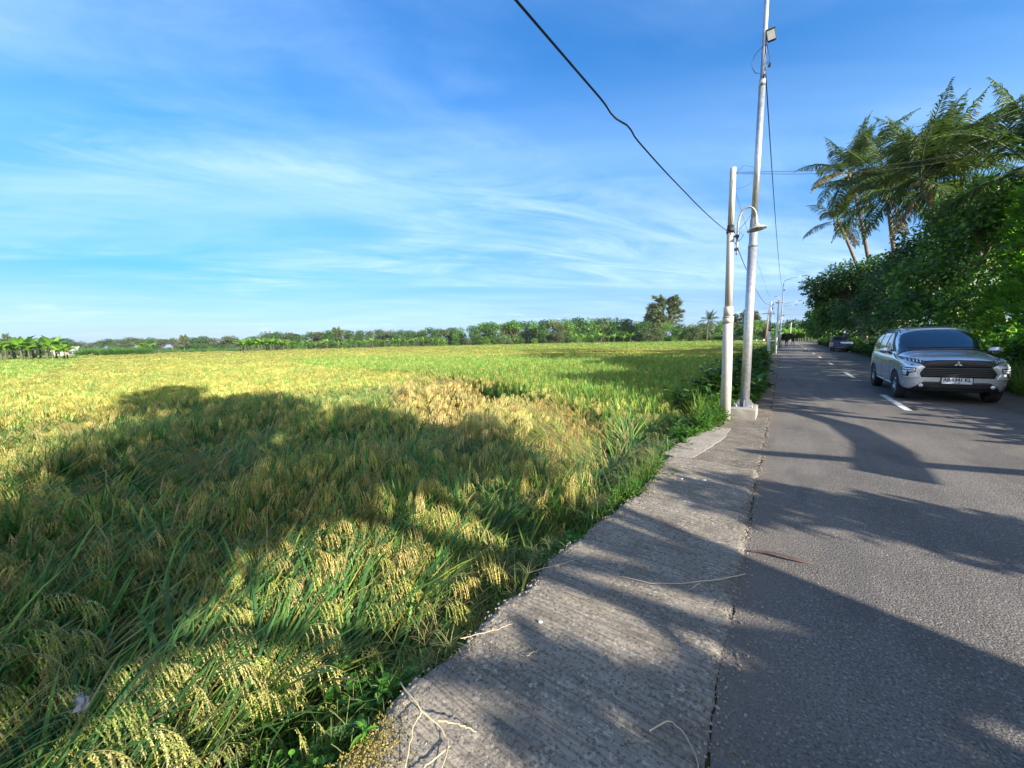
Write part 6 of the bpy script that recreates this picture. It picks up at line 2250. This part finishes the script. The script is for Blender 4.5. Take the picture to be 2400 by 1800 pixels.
# sides
patch('sill_trim', [(1.20, 0.235), (3.26, 0.245), (3.26, 0.315), (1.20, 0.305)], 'side', M_trim, CAR, 0.010, 0.02)
patch('sill_strip', [(1.24, 0.325), (3.22, 0.335), (3.22, 0.352), (1.24, 0.342)], 'side', M_chrome, CAR, 0.012, 0.01)
for x0_ in (1.36, 2.35, 3.24):
    patch('door_gap', [(x0_, 0.37), (x0_ + 0.007, 0.37), (x0_ + 0.05, 0.75), (x0_ + 0.043, 1.05), (x0_ + 0.036, 1.05), (x0_ + 0.043, 0.75)], 'side', M_under, CAR, 0.0015, 0.002, True, 0.05)
for yy_ in (2.13, 3.05):
    for s in (-1, 1):
        h = cast((s * 2, yy_, 0.955), (-s, 0, 0))[0]
        MB().box((h.x + s * 0.016, yy_, 0.955), (0.018, 0.19, 0.022)).build('door_handle', M_paint, CAR)
for ay in (AX_F, AX_R):       # dark arch lips
    for s in (-1, 1):
        a = np.linspace(R(-8), R(188), 26)
        P = []
        for an in a:
            y_, z_ = ay + 0.392 * math.cos(an), 0.335 + 0.392 * math.sin(an)
            h = BV.ray_cast(Vector((s * 2, y_, z_)), Vector((-s, 0, 0)))
            P.append((h[0].x + s * 0.001 if h[0] is not None else s * 0.85, y_, z_))
        MB().tube(P, 0.012, 6).build('arch_lip', M_trim, CAR)
# mirrors
for s in (-1, 1):
    bm = bmesh.new()
    bmesh.ops.create_uvsphere(bm, u_segments=20, v_segments=12, radius=1)
    for v in bm.verts:
        x, y, z = v.co
        v.co = Vector((x * 0.125 * (1 - 0.12 * s * x), y * 0.062 + (0.02 if abs(x) > 0.5 else 0), z * 0.078 * (1 - 0.12 * z)))
        if v.co.y > 0.028:
            v.co.y = 0.028
    me = bpy.data.meshes.new('mirror')
    bm.to_mesh(me)
    bm.free()
    for p in me.polygons:
        p.use_smooth = True
    me.materials.append(M_paint)
    mo = bpy.data.objects.new('mirror', me)
    COL.objects.link(mo)
    mo.parent = CAR
    mo.location = (s * 0.985, 1.46, 1.17)
    mo.rotation_euler = (0, 0, s * R(-8))
    MB().box((0, 0.031, 0), (0.19, 0.004, 0.105)).build('mirror_glass', M_glass, mo)
    MB().box((0, -0.035, -0.045), (0.20, 0.05, 0.022)).build('mirror_trim', M_trim, mo)
    MB().tube([(s * -0.08, 0.0, -0.06), (s * -0.15, 0.0, -0.10)], 0.025, 8).build('mirror_stalk', M_trim, mo)
# roof rails, antenna fin
for s in (-1, 1):
    P = []
    for y_ in np.linspace(1.95, 4.0, 14):
        h = cast((s * 0.62, y_, 3), (0, 0, -1))[0]
        P.append((s * 0.62, y_, h.z + (0.03 if 2.0 < y_ < 3.95 else 0.0)))
    MB().tube(P, 0.012, 7).build('roof_rail', M_dark, CAR)
patch('roof_panel', [(-0.53, 2.00), (0.53, 2.00), (0.53, 3.95), (-0.53, 3.95)], 'top', M_paint, CAR, 0.002, 0.004, False, 0.12)
# wheels
for ay in (AX_F, AX_R):
    for s in (-1, 1):
        wt_ = E('wheel', (s * 0.765, ay, WR), 0)
        wt_.parent = CAR
        ty = MB().lathe([(0.20, -0.095), (0.235, -0.105), (0.30, -0.102), (0.322, -0.085), (0.326, -0.05), (0.326, 0.05), (0.322, 0.085), (0.30, 0.102), (0.235, 0.105), (0.20, 0.095)], 36).build('tyre', M_tyre, wt_)
        ty.rotation_euler = (0, R(90), 0)
        rm = MB().lathe([(0.205, -0.09), (0.21, 0.06), (0.215, 0.085), (0.225, 0.098), (0.205, 0.092), (0.195, 0.04), (0.19, -0.02), (0.001, -0.03)], 36)
        for q in range(5):
            a = q * 2 * PI / 5
            for da in (-0.13, 0.13):
                c1, c2 = a + da * 0.6, a + da
                rm.tube([(0.03 * math.cos(c1), 0.03 * math.sin(c1), 0.062), (0.12 * math.cos(c2), 0.12 * math.sin(c2), 0.078), (0.205 * math.cos(c2), 0.205 * math.sin(c2), 0.082)], [0.017, 0.014, 0.013], 6)
        rm.lathe([(0.001, 0.085), (0.035, 0.082), (0.04, 0.05)], 16)
        ro = rm.build('rim', M_rim, wt_)
        ro.rotation_euler = (0, R(90) * s, 0)
        MB().lathe([(0.001, 0.0), (0.15, 0.0), (0.15, 0.02), (0.001, 0.02)], 24).build('brake_disc', M_dark, wt_).rotation_euler = (0, R(90) * s, 0)
# two dim figures of seats and the dark cabin floor are hidden by the tint; underbody block keeps daylight out
MB().box((0, 2.25, 0.245), (1.20, 3.4, 0.06)).build('underbody', M_under, CAR)

# ================================================================== PARKED TRUCK
M_navy = pmat('navy_paint', (0.012, 0.022, 0.075), 0.35, 0.1, var=0.1, coat=0.5)
TK = E('pickup_truck', (4.4, 45.6, 0))
TK.scale = (0.86, 0.9, 0.84)
tag(TK, 'dark blue open pickup truck parked on the right under the leaning tree, seen from behind', 'truck')
w_, l_, zb_ = 1.56, 2.4, 0.62
MB().box((0, l_ / 2, zb_), (w_, l_, 0.07)).build('bed_floor', M_navy, TK)
for s in (-1, 1):
    MB().box((s * (w_ / 2 - 0.02), l_ / 2, zb_ + 0.22), (0.04, l_, 0.40)).box((s * (w_ / 2 - 0.02), l_ / 2, zb_ + 0.43), (0.07, l_, 0.04)).build('bed_side', M_navy, TK)
tg = MB().box((0, -0.02, zb_ + 0.20), (w_ - 0.02, 0.04, 0.44)).box((0, -0.045, zb_ + 0.20), (w_ - 0.3, 0.02, 0.26)).build('tailgate', M_navy, TK)
for s in (-1, 1):
    MB().box((s * (w_ / 2 - 0.10), -0.05, zb_ - 0.11), (0.18, 0.05, 0.10)).build('tail_light', pmat('dark_lens', (0.05, 0.012, 0.012), 0.3), TK)
MB().box((0, -0.03, zb_ - 0.14), (w_ - 0.1, 0.08, 0.09)).build('bumper', M_dark, TK)
cab_ = MB()
for (y0_, y1_, z0_, z1_, wx) in ((l_ + 0.05, l_ + 1.75, 0.45, 1.18, w_), (l_ + 0.10, l_ + 1.35, 1.18, 1.72, w_ - 0.16)):
    k0 = 0.10 if z1_ > 1.5 else 0.0
    V = [(-wx / 2, y0_, z0_), (wx / 2, y0_, z0_), (wx / 2, y1_, z0_), (-wx / 2, y1_, z0_), (-wx / 2 + k0, y0_ + k0 * 0.6, z1_), (wx / 2 - k0, y0_ + k0 * 0.6, z1_), (wx / 2 - k0, y1_ - k0 * 3, z1_), (-wx / 2 + k0, y1_ - k0 * 3, z1_)]
    cab_.add(V, [(0, 3, 2, 1), (4, 5, 6, 7), (0, 1, 5, 4), (1, 2, 6, 5), (2, 3, 7, 6), (3, 0, 4, 7)])
cab_.build('cab', M_navy, TK)
MB().box((0, l_ + 0.115, 1.42), (1.05, 0.03, 0.34), rot=(R(-4), 0, 0)).build('rear_window', M_glass, TK)
for s in (-1, 1):
    MB().box((s * (w_ / 2 - 0.045), l_ + 0.75, 1.42), (0.03, 0.75, 0.34), rot=(0, R(-9) * s, 0)).build('side_window', M_glass, TK)
    MB().box((s * (w_ / 2 + 0.12), l_ + 1.2, 1.25), (0.12, 0.05, 0.18)).build('mirror', M_dark, TK)
MB().box((0, 2.0, 0.40), (0.8, 4.0, 0.16)).build('chassis', M_under, TK)
for ay in (0.75, 3.35):
    for s in (-1, 1):
        o = MB().lathe([(0.001, -0.07), (0.18, -0.075), (0.27, -0.07), (0.285, -0.04), (0.285, 0.04), (0.27, 0.07), (0.18, 0.075), (0.001, 0.07)], 24).build('wheel', M_tyre, TK, (s * 0.68, ay, 0.285))
        o.rotation_euler = (0, R(90), 0)
# pale blue tarp folded over the tailgate
mb = MB()
a_ = np.linspace(0, 1, 26)
b_ = np.linspace(0, 1, 10)
X, Y = np.meshgrid(a_, b_, indexing='ij')
fold = (vnoise(X * 7, Y * 2, 141, 3) - 0.5) * 0.06
V = np.stack([-0.22 + X * 1.0, -0.062 - np.abs(fold) - 0.01 + np.where(Y < 0.35, (0.35 - Y) * 0.45, 0), 1.075 - np.clip(Y - 0.3, 0, 1) * 0.26 * (0.7 + 0.5 * X) + fold * 0.4], -1).reshape(-1, 3)
i = (np.arange(25)[:, None] * 10 + np.arange(9)[None]).ravel()
mb.add(V, np.stack([i, i + 10, i + 11, i + 1], -1), 0, True)
o = mb.build('tarp', pmat('blue_tarp', (0.16, 0.26, 0.42), 0.6, var=0.2), None, (4.4, 45.6, 0))
o.scale = (0.86, 0.9, 0.84)
o.modifiers.new('t', 'SOLIDIFY').thickness = 0.01
tag(o, 'crumpled pale blue tarp hanging over the truck tailgate', 'tarp')


# ================================================================== TWO PEOPLE CARRYING FODDER
M_skin = pmat('skin', (0.22, 0.12, 0.075), 0.6, var=0.05)
M_cloth = pmat('dark_clothes', (0.035, 0.035, 0.05), 0.9, var=0.2)
M_cloth2 = pmat('blue_clothes', (0.05, 0.06, 0.13), 0.9, var=0.2)
M_hair = pmat('black_hair', (0.012, 0.010, 0.010), 0.7)


def person(loc, rz, label, mcloth, stoop=0.25, stride=0.16):
    t = E('person', loc, rz)
    tag(t, label, 'person')
    J = {'pel': (0, 0, 0.92, 0.125), 'sp': (0, -0.06 * stoop * 4, 1.10, 0.115), 'ch': (0, -0.55 * stoop, 1.30, 0.14), 'nk': (0, -0.85 * stoop, 1.44, 0.055), 'hd': (0, -1.0 * stoop, 1.56, 0.085), 'tp': (0, -1.03 * stoop, 1.66, 0.06),
         'hl': (-0.10, 0, 0.86, 0.09), 'kl': (-0.11, -stride, 0.48, 0.058), 'al': (-0.11, -stride * 0.5, 0.085, 0.036), 'tl': (-0.11, -stride * 0.5 - 0.15, 0.03, 0.030),
         'hr': (0.10, 0, 0.86, 0.09), 'kr': (0.11, 0.02, 0.48, 0.058), 'ar': (0.11, stride * 1.1, 0.10, 0.036), 'tr': (0.11, stride * 1.1 - 0.14, 0.03, 0.030),
         'sl': (-0.19, -0.55 * stoop, 1.38, 0.055), 'el': (-0.33, -0.75 * stoop, 1.46, 0.040), 'wl': (-0.26, -0.9 * stoop, 1.70, 0.028), 'fl': (-0.22, -0.92 * stoop, 1.79, 0.024),
         'sr': (0.19, -0.55 * stoop, 1.38, 0.055), 'er': (0.33, -0.75 * stoop, 1.46, 0.040), 'wr': (0.26, -0.9 * stoop, 1.70, 0.028), 'fr': (0.22, -0.92 * stoop, 1.79, 0.024)}
    names = list(J)
    ed = [('pel', 'sp'), ('sp', 'ch'), ('ch', 'nk'), ('nk', 'hd'), ('hd', 'tp'), ('pel', 'hl'), ('hl', 'kl'), ('kl', 'al'), ('al', 'tl'), ('pel', 'hr'), ('hr', 'kr'), ('kr', 'ar'), ('ar', 'tr'), ('ch', 'sl'), ('sl', 'el'), ('el', 'wl'), ('wl', 'fl'), ('ch', 'sr'), ('sr', 'er'), ('er', 'wr'), ('wr', 'fr')]
    me = bpy.data.meshes.new('body')
    me.from_pydata([J[k][:3] for k in names], [(names.index(a), names.index(b)) for a, b in ed], [])
    o = bpy.data.objects.new('body', me)
    COL.objects.link(o)
    sk = o.modifiers.new('skin', 'SKIN')
    o.modifiers.new('s', 'SUBSURF').levels = 1
    for k, v in zip(names, me.skin_vertices[0].data):
        v.radius = (J[k][3], J[k][3])
        v.use_root = k == 'pel'
    dg = bpy.context.evaluated_depsgraph_get()
    m2 = bpy.data.meshes.new_from_object(o.evaluated_get(dg))
    bpy.data.objects.remove(o)
    m2.materials.clear()
    m2.materials.append(mcloth)
    m2.materials.append(M_skin)
    for p in m2.polygons:
        c = p.center
        p.use_smooth = True
        p.material_index = 1 if (c.z > 1.47 or c.z < 0.14) else 0
    b = bpy.data.objects.new('body', m2)
    COL.objects.link(b)
    b.parent = t
    MB().lathe([(0.095, -0.01), (0.098, 0.03), (0.08, 0.085), (0.04, 0.115), (0.001, 0.12)], 14, 0, (0, -1.02 * stoop + 0.02, 1.57)).build('hair', M_hair, t)
    return t


def bundle(loc, rz, s, label, seed):
    r = np.random.default_rng(seed)
    mb = MB()
    n = 5200
    u = r.uniform(-1, 1, n)
    a = r.uniform(0, 2 * PI, n)
    rad = np.sqrt(1 - 0.75 * u * u) * r.uniform(0.15, 1.0, n)
    P = np.stack([u * s[0], np.cos(a) * rad * s[1], np.sin(a) * rad * s[2]], -1)
    D = np.stack([np.sign(u) * r.uniform(0.6, 1, n), np.cos(a) * 0.35, np.sin(a) * 0.35 - 0.25], -1) + r.normal(0, 0.22, (n, 3))
    kites(mb, P, D, r.normal(size=(n, 3)), r.uniform(0.12, 0.30, n), 0.012, np.array([[0.075, 0.085, 0.035]]) * r.uniform(0.6, 1.3, (n, 1)))
    o = mb.build('grass_bundle', M_weed, None, loc)
    o.rotation_euler = (0, 0, rz)
    tag(o, label, 'grass bundle', 'bundles of cut grass carried down the road')
    return o


person((0.28, 64.3, 0), R(8), 'person in dark clothes walking on the left side under the lower bundle of grass', M_cloth, 0.34)
person((1.05, 65.6, 0), R(-10), 'person in blue trousers walking on the right under the longer bundle of grass', M_cloth2, 0.30)
bundle((0.25, 63.95, 1.50), R(10), (0.52, 0.42, 0.42), 'round dark bundle of cut grass on the left walking person', 5)
bundle((1.28, 65.3, 1.62), R(-6), (0.90, 0.38, 0.33), 'long dark bundle of cut grass on the right walking person', 6)
# ================================================================== AIR
hz = MB().box((-95, 80, 9), (520, 420, 22)).build('haze', bpy.data.materials.new('air'))
hz.location = (0, 0, 0)
m = hz.data.materials[0]
m.use_nodes = True
m.node_tree.nodes.clear()
v_ = m.node_tree.nodes.new('ShaderNodeVolumePrincipled')
v_.inputs['Color'].default_value = (0.80, 0.88, 1.0, 1)
v_.inputs['Density'].default_value = 0.00010
v_.inputs['Anisotropy'].default_value = 0.0
o_ = m.node_tree.nodes.new('ShaderNodeOutputMaterial')
m.node_tree.links.new(v_.outputs[0], o_.inputs['Volume'])
tag(hz, 'thin pale air over the fields', kind='stuff')
